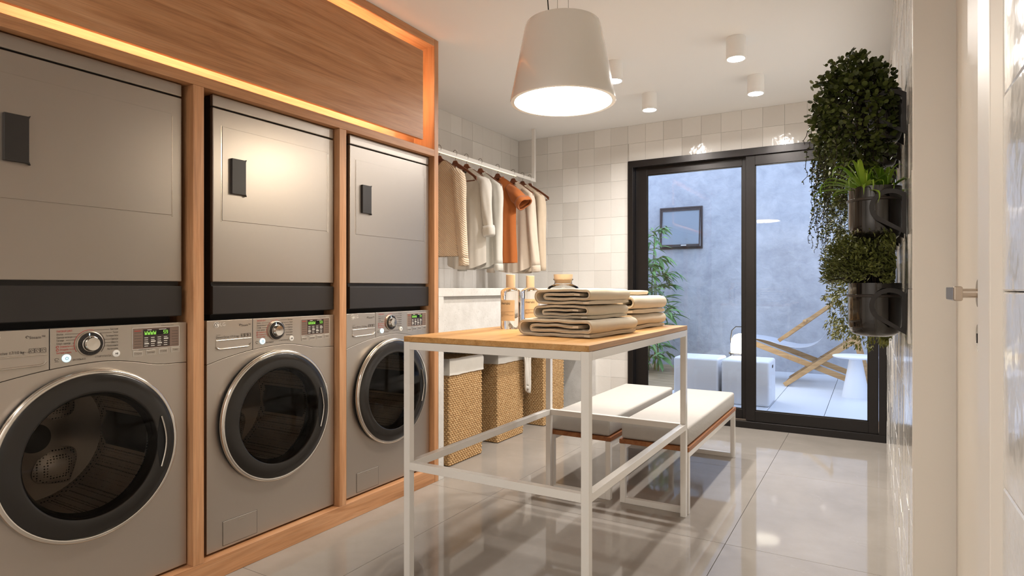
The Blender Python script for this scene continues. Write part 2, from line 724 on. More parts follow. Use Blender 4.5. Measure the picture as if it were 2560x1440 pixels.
B().box(-.0135, -.0121, hy - .0022, hy + .0022, 1.096, 1.114).build('keyhole', 'ink', d2)
t1 = B()
t1.box(.092, .112, LY0, LY0 + .075, 0, 2.17).box(.092, .112, 1.92, 1.935, 0, 2.17).box(.092, .112, LY0, 1.935, 2.10, 2.17)
struct(t1.build('trim_1', 'door_paint', None, .004), 'off-white casing around the hinged door')
t2 = B().prism([(.099, LY0 - .018), (.112, LY0 - .018), (.112, LY0), (.093, LY0)], lambda u, v, d: (u, v, d), 0, 2.17)
struct(t2.build('trim_2', 'door_paint', None), 'narrow off-white edging strip beside the door casing')

# ------------------------------------------------------------------ sliding glass door
d1 = thing('door_1', 'dark aluminium sliding glass door to the courtyard', None, (-.947, YB, 0), kind='structure')
OX = -.947
def fr(name, x0, x1, y0, y1, z0, z1, mat='alu_dark', bev=.003, parent=None):
    return box(name, mat, x0 - OX, x1 - OX, y0, y1, z0, z1, parent or d1, bev)
f_ = B()
for b in ((DX0, DX1, -.03, .1, DZ - .062, DZ), (DX0, DX1, -.03, .1, 0, .058), (DX0, DX0 + .05, -.03, .1, .058, DZ - .062), (DX1 - .048, DX1, -.03, .1, .058, DZ - .062)):
    f_.box(b[0] - OX, b[1] - OX, *b[2:])
f_.build('outer_frame', 'alu_dark', d1, .003)
fr('track', DX0 + .05, DX1 - .048, .02, .03, .058, .068, 'nickel', 0)
def sash(x0, x1, y0, y1, gx0, gx1, gz0, gz1, z0, z1):
    s = B()
    for b in ((x0, gx0, z0, z1), (gx1, x1, z0, z1), (gx0, gx1, z0, gz0), (gx0, gx1, gz1, z1)):
        s.box(b[0] - OX, b[1] - OX, y0, y1, b[2], b[3])
    so = s.build('sash', 'alu_dark', d1, .0025)
    fr('pane', gx0 - .004, gx1 + .004, (y0 + y1) / 2 - .003, (y0 + y1) / 2 + .003, gz0 - .004, gz1 + .004, 'pane_glass', 0, so)
    gk = B()
    t = .008
    for b in ((gx0, gx0 + t, gz0, gz1), (gx1 - t, gx1, gz0, gz1), (gx0, gx1, gz0, gz0 + t), (gx0, gx1, gz1 - t, gz1)):
        gk.box(b[0] - OX, b[1] - OX, y0 + .006, y0 + .014, b[2], b[3])
    gk.build('gasket', 'black_plastic', so)
    return so
sash(-1.935, -.875, .045, .085, -1.825, -.975, .147, 2.262, .062, 2.335)
sash(-.936, .044, -.01, .035, -.861, -.024, .150, 2.250, .062, 2.333)

# ================================================================== LAUNDRY CABINET
XC = -2.327
cab = thing('laundry_cabinet', 'oak built-in cabinet framing three washer and dryer towers', 'cabinet', (XC, 1.87, 0))
def cb(name, mat, x0, x1, y0, y1, z0, z1, bevel=.002, parent=None):
    return box(name, mat, x0 - XC, x1 - XC, y0 - 1.87, y1 - 1.87, z0, z1, parent or cab, bevel)
XK = -3.19
BAYS = [.729, 1.506, 2.284]
cb('end_panel', 'oak_up', XK, XC, .683, .729, .09, 2.69)
cb('divider', 'oak_up', XK, XC, 1.460, 1.506, .09, 2.011)
cb('divider', 'oak_up', XK, XC, 2.237, 2.284, .09, 2.011)
cb('end_panel', 'oak_up', XK, XC, 3.018, 3.058, 0, 2.735)
cb('plinth', 'oak_along', XK, XC, .683, 3.018, 0, .09)
cb('cross_beam', 'oak_along', XK, XC, .683, 3.018, 2.011, 2.054)
cb('top_beam', 'oak_along', XK, XC, .683, 3.018, 2.69, 2.735)
cb('recess_back', 'oak_along', -2.51, -2.49, .729, 3.018, 2.054, 2.69, 0)
cb('back_panel', 'black_matte', -3.19, -3.175, .729, 3.018, .09, 2.011, 0)
fp = cb('fascia_panel', 'oak_along', XC - .02, XC, .80, 2.908, 2.092, 2.626)
for a in ((-2.372, -2.36, .85, 2.80, 2.19, 2.202), (-2.372, -2.36, .85, 2.80, 2.50, 2.512), (-2.372, -2.36, 2.79, 2.802, 2.202, 2.50)):
    cb('light_strip', 'led_orange', *a, 0)
for y in (1.1, 1.8, 2.5):
    cb('panel_bracket', 'black_matte', -2.49, XC - .02, y, y + .03, 2.3, 2.4, 0)

# ================================================================== WASHING MACHINES
WW, WH = .69, .964
def make_washer():
    t = thing('washing_machine', 'w', 'washing machine', (-2.362, 1.540, .100), group='front-loading washers in the oak cabinet')
    # shell without a front
    s = B()
    s.box(-.60, -.03, .004, WW - .004, 0.0, WH - .006)
    b = B()
    CY, CZ, RH = .3385, .521, .262
    cp = [(0, .782), (.083, .803), (.217, .827), (.382, .839), (.48, .828), (.576, .808), (WW, .804)]
    def topz(y):
        i = 0
        while i < len(cp) - 2 and y > cp[i + 1][0]:
            i += 1
        (x1, y1), (x2, y2) = cp[i], cp[i + 1]
        m1 = (cp[i + 1][1] - cp[max(0, i - 1)][1]) / (cp[i + 1][0] - cp[max(0, i - 1)][0])
        k2 = min(len(cp) - 1, i + 2)
        m2 = (cp[k2][1] - cp[i][1]) / (cp[k2][0] - cp[i][0])
        h_ = x2 - x1
        q = (y - x1) / h_
        return (2 * q ** 3 - 3 * q ** 2 + 1) * y1 + (q ** 3 - 2 * q ** 2 + q) * h_ * m1 + (-2 * q ** 3 + 3 * q ** 2) * y2 + (q ** 3 - q ** 2) * h_ * m2
    n = 96
    inner, outer, back_i = [], [], []
    for k in range(n):
        a = 2 * PI * k / n
        cy, sz = math.cos(a), math.sin(a)
        inner.append((0, CY + RH * cy, CZ + RH * sz))
        back_i.append((-.03, CY + RH * cy, CZ + RH * sz))
        # ray to the panel outline
        tmax = 9
        if cy > 1e-6:
            tmax = min(tmax, (WW - CY) / cy)
        if cy < -1e-6:
            tmax = min(tmax, -CY / cy)
        if sz < -1e-6:
            tmax = min(tmax, -CZ / sz)
        if sz > 1e-6:
            lo, hi = .1, tmax
            for _ in range(30):
                md = (lo + hi) / 2
                if CZ + md * sz > topz(CY + md * cy) - .0008:
                    hi = md
                else:
                    lo = md
            tmax = hi
        outer.append((0, CY + tmax * cy, CZ + tmax * sz))
    # snap to corners
    for (qy, qz) in ((0, 0), (WW, 0), (0, topz(0) - .0008), (WW, topz(WW) - .0008)):
        k = min(range(n), key=lambda i: (outer[i][1] - qy) ** 2 + (outer[i][2] - qz) ** 2)
        outer[k] = (0, qy, qz)
    rin, rout, rb = b.ring(inner), b.ring(outer), b.ring(back_i)
    rside = b.ring([(-.035, p[1], p[2]) for p in outer])
    b.bridge(rin, rout)
    b.bridge(rb, rin)
    b.bridge(rout, rside)
    front = b.build('front_panel', 'steel_front', t, .0015, smooth=35)
    # hollow body: walls around the drum
    h = B()
    h.box(-.60, -.035, 0.001, .006, 0, WH - .012).box(-.60, -.035, WW - .006, WW - .001, 0, WH - .012)
    h.box(-.60, -.035, .006, WW - .006, WH - .02, WH - .008).box(-.60, -.035, .006, WW - .006, 0, .008).box(-.60, -.59, .006, WW - .006, .008, WH - .02)
    h.build('body', 'steel_front', t)
    for yy in (.05, WW - .05):
        for xx in (-.07, -.55):
            B().lathe([(.022, -.010), (.018, 0)], 12, (xx, yy, 0), cap0=True, cap1=True).build('foot', 'black_plastic', t)
    # control panel and drawer front
    def strip(y0, y1, name, x0=-.035, x1=.0, recess=None):
        q = B()
        k = 26
        bot, top = [], []
        for i in range(k + 1):
            y = lerp(y0, y1, i / k)
            bot.append((y, topz(y) + .0008))
        poly = bot + [(y1, WH), (y0, WH)]
        q.prism(poly, lambda u, v, d: (d, u, v), x0, x1)
        return q.build(name, 'steel_panel', t, .0015, smooth=30)
    strip(.219, WW, 'control_panel')
    dr = strip(0, .2165, 'detergent_drawer')
    # moulded drawer pull: dark-lined recess with a bright lip
    rc = B()
    pr = [(.040, .878), (.210, .880), (.210, .856), (.202, .846), (.190, .842), (.056, .8395), (.045, .844), (.040, .852)]
    rc.prism(pr, lambda u, v, d: (d, u, v), -.001, .0012)
    rc.build('pull_recess', 'steel_front', dr, .0005)
    B().tube([(.003, .042, .852), (.004, .047, .8455), (.004, .057, .8425), (.004, .189, .8455), (.004, .2, .849), (.003, .207, .858)], .0032, 8).build('pull_lip', 'chrome', dr, smooth=60)
    B().tube([(.002, .041, .8785), (.002, .209, .8805)], .0022, 6).build('pull_edge', 'chrome', dr, smooth=60)
    # lettering on the drawer front
    B().lathe([(0, .0), (.0125, 0), (.0125, .0015), (0, .0015)], 24, (0, .043, .946), 'X').build('emblem_disc', 'ink_white', t)
    e = B()
    e.tube([(.002, .043 + .0092 * math.cos(a), .946 + .0092 * math.sin(a)) for a in [R(x) for x in range(20, 301, 20)]], .0011, 5)
    e.tube([(.002, .043, .951), (.002, .043, .9415), (.002, .0475, .9415)], .001, 5)
    e.tube([(.002, .039, .950), (.002, .0401, .951)], .0012, 5)
    e.build('emblem_mark', 'ink_grey', t)
    text('LG', .021, 'ink_white', t, (.0012, .059, .946))
    text('Steam\u2122', .0135, 'ink_grey', t, (.0012, .160, .938))
    B().tube([(.0012, .155 + .0035 * math.cos(a), .9405 + .0035 * math.sin(a)) for a in [R(x) for x in range(0, 300, 30)]], .0009, 4).build('steam_mark', 'ink_grey', t)
    text('Inverter', .006, 'ink_grey', t, (.0012, .042, .903))
    text('Direct Drive 17/10 kg', .0135, 'ink_grey', t, (.0012, .041, .892), wscale=.88)
    text('Inverter motor', .005, 'ink_grey', t, (.0012, .136, .892))
    ic = B()
    for k in range(3):
        y0 = .160 + k * .0165
        for a, b2 in (((y0, .888), (y0 + .014, .888)), ((y0, .902), (y0 + .014, .902)), ((y0, .888), (y0, .902)), ((y0 + .014, .888), (y0 + .014, .902))):
            ic.tube([(.0008, *a), (.0008, *b2)], .0006, 4)
        ic.tube([(.0008, y0 + .007 + .004 * math.cos(R(q)), .895 + .0035 * math.sin(R(q))) for q in range(0, 300, 40)], .0007, 4)
    ic.build('feature_icons', 'ink_grey', t)
    # dial
    dl = B().lathe([(.043, 0), (.043, .006), (.040, .007)], 40, (0, .339, .905), 'X').build('dial_rim', 'nickel', t, smooth=40)
    B().lathe([(.0405, .0055), (.040, .008), (.0, .008)], 40, (0, .339, .905), 'X').build('dial_face', 'black_matte', t, smooth=40)
    B().lathe([(.0275, .008), (.0275, .011), (.0255, .012), (.0235, .024), (.022, .027), (.0, .0275)], 36, (0, .339, .905), 'X').build('knob', 'chrome', t, smooth=35)
    B().box(.0082, .0088, .3335, .3365, .934, .942).build('pointer_light', 'led_blue', t)
    tk = B()
    for k in range(16):
        a = R(90 - 24 * k)
        if k == 0:
            continue
        p0 = Vector((.0083, .339 + .031 * math.cos(a), .905 + .031 * math.sin(a)))
        p1 = Vector((.0083, .339 + .0365 * math.cos(a), .905 + .0365 * math.sin(a)))
        tk.tube([p0, p1], .0005, 4)
    tk.build('dial_ticks', 'ink_grey', t)
    arc = lambda r, a0, a1, st: [(.0008, .339 + r * math.cos(R(a)), .905 + r * math.sin(R(a))) for a in range(a0, a1, st)]
    rl, bl = B(), B()
    rl.tube(arc(.0485, 75, 216, 8), .0008, 4)
    bl.tube(arc(.0485, 48, -46, -8), .0008, 4)
    left = ['\u041f\u0410\u0420\u041e\u0412\u041e\u0419 \u0426\u0418\u041a\u041b', '\u0425\u043b\u043e\u043f\u043e\u043a', '\u041e\u0434\u0435\u0436\u0434\u0430 \u043c\u0430\u043b\u044b\u0448\u0430', '\u0413\u0438\u0433\u0438\u0435\u043d\u0430', '\u0421\u043f\u043e\u0440\u0442. \u043e\u0434\u0435\u0436\u0434\u0430', '\u041e\u0441\u0432\u0435\u0436\u0438\u0442\u044c', '\u041e\u0442\u043f\u0430\u0440\u0438\u0442\u044c', '\u0411\u044b\u0441\u0442\u0440\u0430\u044f \u0441\u0442\u0438\u0440\u043a\u0430']
    right = ['\u0411\u044b\u0441\u0442\u0440\u0430\u044f', '\u0422\u0438\u0445\u0430\u044f', '\u041f\u043e\u0441\u0442\u0435\u043b\u044c\u043d\u043e\u0435 \u0431\u0435\u043b\u044c\u0435', '\u041e\u0434\u0435\u0436\u0434\u0430', '\u0428\u0435\u0440\u0441\u0442\u044c', '\u041f\u043e\u043b\u043e\u0441\u043a\u0430\u043d\u0438\u0435', '\u041c\u043e\u0438 \u043f\u0440\u043e\u0433\u0440\u0430\u043c\u043c\u044b']
    for i, wd in enumerate(left):
        z = .953 - i * .0104
        red = i in (0, 5, 6, 7)
        text(wd, .0088, 'ink_red' if red else 'ink_grey', t, (.0008, .2375 if i not in (5, 6) else .247, z), wscale=.66)
        if 0 < i < 7:
            a = max(-1, min(1, (z - .905) / .0485))
            ye = .339 - .0485 * math.sqrt(max(0, 1 - a * a)) - .001
            y0 = .242 + len(wd) * .0034 + (.006 if i in (5, 6) else 0)
            if ye > y0 + .002:
                (rl if red else bl).tube([(.0008, y0, z), (.0008, ye, z)], .0006, 4)
    for i, wd in enumerate(right):
        z = .952 - i * .0118
        text(wd, .0088, 'ink_grey', t, (.0008, .433, z), align='RIGHT', wscale=.52 if len(wd) > 12 else .75)
        a = max(-1, min(1, (z - .905) / .0485))
        ys = .339 + .0485 * math.sqrt(max(0, 1 - a * a)) + .001
        y1 = .431 - len(wd) * .0040
        if y1 > ys + .002:
            bl.tube([(.0008, ys, z), (.0008, y1, z)], .0006, 4)
    for yy, zz in ((.2405, .910), (.2405, .8995)):
        rl.tube([(.0008, yy + .0035 * math.cos(R(q)), zz - .009 + .0035 * math.sin(R(q))) for q in range(0, 330, 40)], .0008, 4)
    rl.build('red_dial_lines', 'ink_red', t, kind='stuff')
    bl.build('dark_dial_lines', 'ink_grey', t, kind='stuff')
    # push buttons
    B().lathe([(.0135, 0), (.0135, .003), (.011, .004), (0, .004)], 28, (0, .267, .861), 'X').build('power_button', 'led_blue', t, smooth=40)
    B().tube([(.0045, .267 + .0045 * math.cos(R(q)), .861 + .0045 * math.sin(R(q))) for q in range(120, 421, 20)], .0006, 4).tube([(.0045, .267, .862), (.0045, .267, .867)], .0006, 4).build('power_mark', 'ink_grey', t)
    B().lathe([(.0125, 0), (.0125, .003), (.010, .004), (0, .004)], 28, (0, .426, .863), 'X').build('start_button', 'white_plastic', t, smooth=40)
    B().prism([(.4225, .8595), (.4225, .8665), (.4262, .863)], lambda u, v, d: (d, u, v), .004, .0046).box(.004, .0046, .4275, .4285, .8595, .8665).box(.004, .0046, .4295, .4305, .8595, .8665).build('start_mark', 'ink', t)
    text('\u0412\u041a\u041b/\u0412\u042b\u041a\u041b', .0085, 'ink_grey', t, (.0008, .286, .853), wscale=.9)
    text('\u0421\u0422\u0410\u0420\u0422/\u041f\u0410\u0423\u0417\u0410', .0085, 'ink_grey', t, (.0008, .409, .857), align='RIGHT', wscale=.9)
    B().tube([(.0008, .2385 + .006 * math.cos(R(q)), .859 + .004 * math.sin(R(q))) for q in range(0, 330, 30)], .0007, 4).tube([(.0008, .2325, .8515), (.0008, .2445, .8515)], .0006, 4).build('care_mark', 'ink_grey', t)
    # display
    dsp = B().box(0, .0015, .484, .659, .872, .949).build('display', 'display_brown', t, .0008)
    B().box(.0015, .0022, .521, .622, .876, .945).build('screen', 'display_dark', dsp)
    B().box(.0022, .0026, .524, .618, .922, .939).build('screen_window', 'display_black', dsp)
    ln = B()
    for a, b2 in (((.483, .871), (.660, .871)), ((.483, .950), (.660, .950)), ((.483, .871), (.483, .950)), ((.660, .871), (.660, .950))):
        ln.tube([(.0012, *a), (.0012, *b2)], .0008, 4)
    ln.build('display_outline', 'ink_white', dsp)
    gi = B()
    for k in range(4):
        y0 = .526 + k * .0112
        gi.box(.0026, .0029, y0, y0 + .0088, .9235, .9265).box(.0026, .0029, y0, y0 + .0016, .928, .937).box(.0026, .0029, y0 + .0072, y0 + .0088, .928, .937).box(.0026, .0029, y0 + .0016, y0 + .0072, .928, .931)
    gi.build('green_icons', 'led_green', dsp)
    sg = B()
    SEG = {'5': 'afgcd', '9': 'abcdfg'}
    for k, ch in enumerate('59'):
        y0, z0, w_, h_ = .5965 + k * .0098, .9245, .0078, .0125
        tt = .0014
        seg = {'a': (y0, y0 + w_, z0 + h_ - tt, z0 + h_), 'd': (y0, y0 + w_, z0, z0 + tt), 'g': (y0, y0 + w_, z0 + h_ / 2 - tt / 2, z0 + h_ / 2 + tt / 2),
               'f': (y0, y0 + tt, z0 + h_ / 2, z0 + h_), 'b': (y0 + w_ - tt, y0 + w_, z0 + h_ / 2, z0 + h_), 'e': (y0, y0 + tt, z0, z0 + h_ / 2), 'c': (y0 + w_ - tt, y0 + w_, z0, z0 + h_ / 2)}
        for q in SEG[ch]:
            sg.box(.0026, .0029, *seg[q])
    sg.build('digits', 'led_green', dsp)
    pl = B()
    lit = {(3, 3), (1, 2), (0, 1), (2, 1)}
    for c in range(4):
        for r in range(5):
            y0, z0 = .525 + c * .0245, .880 + r * .0078
            w_ = .017 if (c, r) in lit else .0135
            pl.box(.0022, .0026, y0, y0 + w_, z0, z0 + (.0042 if (c, r) in lit else .0022))
    pl.box(.0022, .0026, .536, .552, .9405, .9425).box(.0022, .0026, .58, .608, .9405, .9425)
    pl.build('option_print', 'ink_white', dsp, kind='stuff')
    sl = B()
    for r in range(6):
        sl.box(.0015, .0019, .489, .515, .879 + r * .0105, .8805 + r * .0105).box(.0015, .0019, .630, .654, .879 + r * .0105, .8805 + r * .0105)
    sl.build('side_print', 'ink_grey', dsp, kind='stuff')
    sr = B().box(.0015, .0019, .489, .513, .938, .9405).build('red_print', 'ink_red', dsp)
    words = ['\u0421\u0442\u0438\u0440\u043a\u0430', '\u041f\u043e\u043b\u043e\u0441\u043a\u0430\u043d\u0438\u0435', '\u041e\u0442\u0436\u0438\u043c', '\u0422\u0435\u043c\u043f.']
    for k, wd in enumerate(words):
        y0, z0 = .486 + k * .0475, .846 + k * .0012
        bt = B().box(0, .0018, y0, y0 + .032, z0, z0 + .0175).build('option_button', 'steel_panel', t, .0008)
        bo = B()
        for a, b2 in (((y0, z0), (y0 + .032, z0)), ((y0, z0 + .0175), (y0 + .032, z0 + .0175)), ((y0, z0), (y0, z0 + .0175)), ((y0 + .032, z0), (y0 + .032, z0 + .0175))):
            bo.tube([(.0012, *a), (.0012, *b2)], .0006, 4)
        bo.build('button_outline', 'ink_white', bt)
        text(wd, .0085, 'ink_grey', bt, (.002, y0 + .016, z0 + .009), align='CENTER', wscale=.62 if len(wd) > 8 else .9)
    text('\u0417\u0410\u0429\u0418\u0422\u0410 \u041e\u0422 \u0414\u0415\u0422\u0415\u0419', .0058, 'ink_grey', t, (.0008, .505, .8685), wscale=.9)
    text('\u0414\u041e\u041f. \u0424\u0423\u041d\u041a\u0426\u0418\u0418', .0058, 'ink_grey', t, (.0008, .60, .8725), wscale=.9)
    text('6 Motion Direct Drive', .0058, 'ink_grey', t, (.0008, .590, .9555), wscale=.9)
    # porthole
    dr = thing('door', None, None)
    dr.parent = t
    dr.location = (0, CY, CZ)
    B().lathe([(.262, .0), (.288, .002), (.292, .006), (.292, .012), (.270, .012)], 96, (0, 0, 0), 'X').build('shadow_ring', 'gap_shade', dr, smooth=40)
    B().lathe([(.2905, .014), (.2955, .020), (.2955, .030), (.2925, .035), (.286, .0375), (.281, .036), (.280, .030)], 96, (0, 0, 0), 'X').build('chrome_ring', 'chrome', dr, smooth=60)
    B().lathe([(.2815, .034), (.276, .0378), (.250, .0400), (.222, .0412), (.214, .0395), (.206, .020), (.2, .0)], 96, (0, 0, 0), 'X').build('glass_rim', 'rim_glass', dr, smooth=60)
    B().lathe([(.216, .0400), (.17, .0440), (.10, .0470), (.04, .0480), (.0, .0482)], 72, (0, 0, 0), 'X').build('window', 'tinted_window', dr, smooth=80)
    # grip: dark scoop with a bright blade on the right of the rim
    gp = B()
    za = [(-.095 + .19 * i / 16) for i in range(17)]
    outl = [(.243 - .0 + .018 * math.cos(PI * (z / .19)) - .016, z) for z in za]
    inl = [(.225 - .012 * math.cos(PI * z / .19), z) for z in reversed(za)]
    gp.prism(outl + inl, lambda u, v, d: (d, u, v), .0405, .0425)
    gp.build('grip_scoop', 'gap_shade', dr)
    B().tube([(.0455 - abs(z) * .02, .2275 + .0175 * math.cos(PI * z / .19), z) for z in za], .0035, 6).build('grip_blade', 'chrome', dr, smooth=60)
    # drum
    dm = thing('drum', None, None)
    dm.parent = t
    dm.location = (0, CY, CZ)
    B().lathe([(.262, -.03), (.252, -.055), (.235, -.06)], 72, (0, 0, 0), 'X').build('door_seal', 'black_matte', dm, smooth=50)
    B().lathe([(.232, -.06), (.250, -.075), (.258, -.10), (.258, -.40), (.245, -.43)], 72, (0, 0, 0), 'X').build('drum_wall', 'drum_perforated', dm, smooth=50)
    B().lathe([(.246, -.43), (.20, -.438), (.09, -.425), (.078, -.415), (0, -.412)], 60, (0, 0, 0), 'X').build('drum_back', 'drum_back', dm, smooth=50)
    B().lathe([(.055, -.410), (.05, -.404), (0, -.403)], 40, (0, 0, 0), 'X').build('drum_hub', 'black_matte', dm, smooth=50)
    for k in range(3):
        a = R(62 + 120 * k)
        # pressed petal on the drum back
        pt = B()
        def pf(u, v, a=a):
            rr = .07 + .165 * v
            w_ = .085 * math.sin(PI * min(.999, max(.001, v ** .8)))
            q = (u - .5) * 2 * w_
            hgt = .022 * (1 - (2 * u - 1) ** 2) * math.sin(PI * v)
            return (-.425 + hgt, rr * math.cos(a) - q * math.sin(a), rr * math.sin(a) + q * math.cos(a))
        pt.grid(pf, 12, 14)
        pt.build('drum_petal', 'drum_perforated', dm, smooth=170)
        # lifter on the drum wall
        a2 = a + R(58)
        lf = B()
        def lfn(u, v, a2=a2):
            x = -.40 + .29 * v
            s_ = math.sin(PI * v) ** .35
            ang = a2 + (u - .5) * .55
            hgt = .062 * s_ * max(0, 1 - (2 * u - 1) ** 2) ** .8
            rr = .257 - hgt
            return (x, rr * math.cos(ang), rr * math.sin(ang))
        lf.grid(lfn, 12, 12)
        lf.build('lifter', 'black_matte', dm, smooth=170)
    # drain filter hatch
    ff = B().box(0, .0016, .073, .238, .012, .112).build('filter_hatch', 'steel_front', t, .0012)
    fl = B()
    for a, b2 in (((.072, .011), (.239, .011)), ((.072, .113), (.239, .113)), ((.072, .011), (.072, .113)), ((.239, .011), (.239, .113))):
        fl.tube([(.0006, *a), (.0006, *b2)], .0008, 4)
    fl.build('hatch_gap', 'ink_grey', ff)
    B().box(.0016, .0024, .143, .172, .098, .1015).build('hatch_latch', 'nickel', ff)
    return t
W2 = make_washer()
W2['label'] = 'middle silver front-loading washer, between the two inner oak dividers'
W1 = copy_tree(W2)
W1.location.y -= .777
W1['label'] = 'nearest silver front-loading washer, cut by the left edge of the picture'
W3 = copy_tree(W2)
W3.location.y += .7785
W3['label'] = 'farthest silver front-loading washer, partly behind the folding table'

# ================================================================== DRYERS ABOVE
def make_dryer():
    t = thing('tumble_dryer', 'd', 'dryer', (-2.362, 1.567, 1.213), group='stacked dryers with black handles')
    W_, H_ = .663, .794
    box('body', 'black_matte', -.6, -.02, .004, W_ - .004, .0, H_ - .004, t)
    fr_ = box('front_panel', 'steel_dryer', -.02, 0, 0, W_, .012, .740, t, .004)
    box('top_panel', 'steel_dryer', -.02, 0, 0, W_, .745, H_, t, .004)
    dp = B()
    dp.box(0, .0022, .042, .620, .272, .668)
    dp.build('door_panel', 'steel_dryer', t, .0018)
    for a in ((.0365, .0405, .266, .672), (.6215, .6255, .266, .660)):
        B().box(-.001, .0007, *a).build('door_groove', 'nickel', t)
    h = B()
    h.prism([(.079, .389), (.143, .389), (.151, .383), (.146, .395), (.146, .532), (.151, .544), (.143, .540), (.079, .540)], lambda u, v, d: (d, u, v), .002, .016)
    h.build('handle', 'black_matte', t, .0015)
    return t
D2 = make_dryer()
D2['label'] = 'middle silver dryer with black handle, above the middle washer'
D1 = copy_tree(D2)
D1.location.y -= .777 + .018
D1['label'] = 'nearest silver dryer with black handle, at the left edge of the picture'
D3 = copy_tree(D2)
D3.location.y += .775
D3['label'] = 'farthest silver dryer with black handle, beside the clothes rail'
def make_kit():
    t = thing('stacking_drawer', 's', 'drawer', (-2.362, 1.567, 1.058), group='black drawers between washer and dryer')
    W_ = .663
    box('body', 'black_matte', -.58, -.02, .006, W_ - .006, .03, .155, t)
    box('drawer_front', 'black_matte', -.02, .0, 0, W_, .032, .150, t, .003)
    box('base_rail', 'gap_shade', -.56, -.05, .02, W_ - .02, .0, .03, t)  # solid rail, its black stands in for shade between washer and drawer
    return t
K2 = make_kit()
K2['label'] = 'black drawer between the middle washer and middle dryer'
K1 = copy_tree(K2)
K1.location.y -= .795
K1['label'] = 'black drawer above the nearest washer at the left edge'
K3 = copy_tree(K2)
K3.location.y += .775
K3['label'] = 'black drawer above the farthest washer'

# ================================================================== FOLDING TABLE
TX0, TX1, TY0, TY1 = -1.660, -.838, 1.948, 3.250
tb = thing('folding_table', 'white metal framed worktable with oak top holding towels and bottles', 'table', ((TX0 + TX1) / 2, (TY0 + TY1) / 2, 0))
tx, ty = tb.location.x, tb.location.y
def tp(name, mat, x0, x1, y0, y1, z0, z1, bevel=.0015):
    return box(name, mat, x0 - tx, x1 - tx, y0 - ty, y1 - ty, z0, z1, tb, bevel)
tp('table_top', 'oak_table', TX0, TX1, TY0, TY1, .980, 1.002)
LG_ = .030
for x in (TX0, TX1 - LG_):
    for y in (TY0, TY1 - LG_):
        tp('leg', 'white_metal', x, x + LG_, y, y + LG_, 0, .980)
for z0, z1 in ((.948, .979), (.456, .487)):
    for y in (TY0, TY1 - LG_):
        tp('rail', 'white_metal', TX0 + LG_, TX1 - LG_, y, y + LG_, z0, z1)
    for x in (TX0, TX1 - LG_):
        tp('rail', 'white_metal', x, x + LG_, TY0 + LG_, TY1 - LG_, z0, z1)

# ================================================================== BENCHES
def make_bench(x0, x1, label):
    t = thing('bench', label, 'bench', ((x0 + x1) / 2, 3.915, 0), group='upholstered benches behind the table')
    w, d = (x1 - x0) / 2, .645
    for s in (-1, 1):
        y0, y1 = (-d, -d + .03) if s < 0 else (d - .03, d)
        for xs in (-1, 1):
            xa, xb = (-w, -w + .03) if xs < 0 else (w - .03, w)
            box('leg', 'white_metal', xa, xb, y0, y1, 0, .33, t, .0015)
        box('foot_bar', 'white_metal', -w + .03, w - .03, y0, y1, 0, .03, t, .0015)
    for xs in (-1, 1):
        xa, xb = (-w, -w + .03) if xs < 0 else (w - .03, w)
        box('side_rail', 'white_metal', xa, xb, -d + .03, d - .03, .30, .33, t, .0015)
    box('seat_board', 'bench_wood', -w - .003, w + .003, -d - .004, d + .004, .331, .356, t, .003)
    c = B().box(-w + .006, w - .006, -d + .004, d - .004, .357, .460)
    co = c.build('cushion', 'cushion_rib', t)
    md = co.modifiers.new('bevel', 'BEVEL')
    md.width = .016
    md.segments = 4
    co.data.polygons.foreach_set('use_smooth', [True] * len(co.data.polygons))
    co.data.materials.append(MATS['cushion_fabric'])
    for p in co.data.polygons:
        if abs(p.normal.z) > .5 or abs(p.normal.y) > .5:
            p.material_index = 1
    return t
make_bench(-1.662, -1.276, 'white-legged bench with light grey cushion, the one nearer the baskets')
make_bench(-1.219, -.836, 'white-legged bench with light grey cushion, the one nearer the glass door')

# ================================================================== CEMENT COUNTER
ct = thing('laundry_counter', 'speckled light cement counter behind the table, under the hanging clothes', 'counter', (-2.76, 4.31, 0))
def cc(name, x0, x1, y0, y1, z0, z1, bevel=.002, mat='cement'):
    return box(name, mat, x0 + 2.76, x1 + 2.76, y0 - 4.31, y1 - 4.31, z0, z1, ct, bevel)
CY0, CY1 = 3.060, 5.566
cc('side_slab', XL + .005, XC, CY0, CY0 + .054, 0, 1.145)
cc('side_slab', XL + .005, XC, CY1 - .078, CY1, 0, 1.145)
cc('top_slab', XL + .005, XC, CY0, CY1, 1.146, 1.199)
cc('apron', -2.375, -2.352, CY0 + .055, CY1 - .079, .80, 1.145, .001)
cc('back_slab', XL + .006, XL + .03, CY0 + .055, CY1 - .079, 0, 1.145, 0)

# ================================================================== WICKER BASKETS
def weave_face(b, w, h, org, du, dn, nu, nv):
    """woven skin: org + u*du*w + v*z*h, relief along dn"""
    org, du, dn = Vector(org), Vector(du), Vector(dn)
    SS = 4
    def f(u, v):
        i, j = u * nu, v * nv
        row = int(min(j, nv - 1e-4))
        col = int(min(i, nu - 1e-4))
        fu, fv = i - col, j - row
        over = 1 if (row + col) % 2 == 0 else .35
        hgt = .0115 * over * math.sin(PI * min(1, fu)) ** .7 * math.sin(PI * min(1, fv)) ** .8
        return org + du * (u * w) + Vector((0, 0, 1)) * (v * h) + dn * hgt
    b.grid(f, nu * SS, nv * SS)
BW, BD, BH = .405, .32, .70
bk = B()
b0 = BW / 2 - .006
d0 = BD / 2 - .006
NU, NV, ND = 30, 48, 24
weave_face(bk, BW - .012, BH, (d0, -b0, .004), (0, 1, 0), (1, 0, 0), NU, NV)
weave_face(bk, BD - .012, BH, (-d0, -b0, .004), (1, 0, 0), (0, -1, 0), ND, NV)
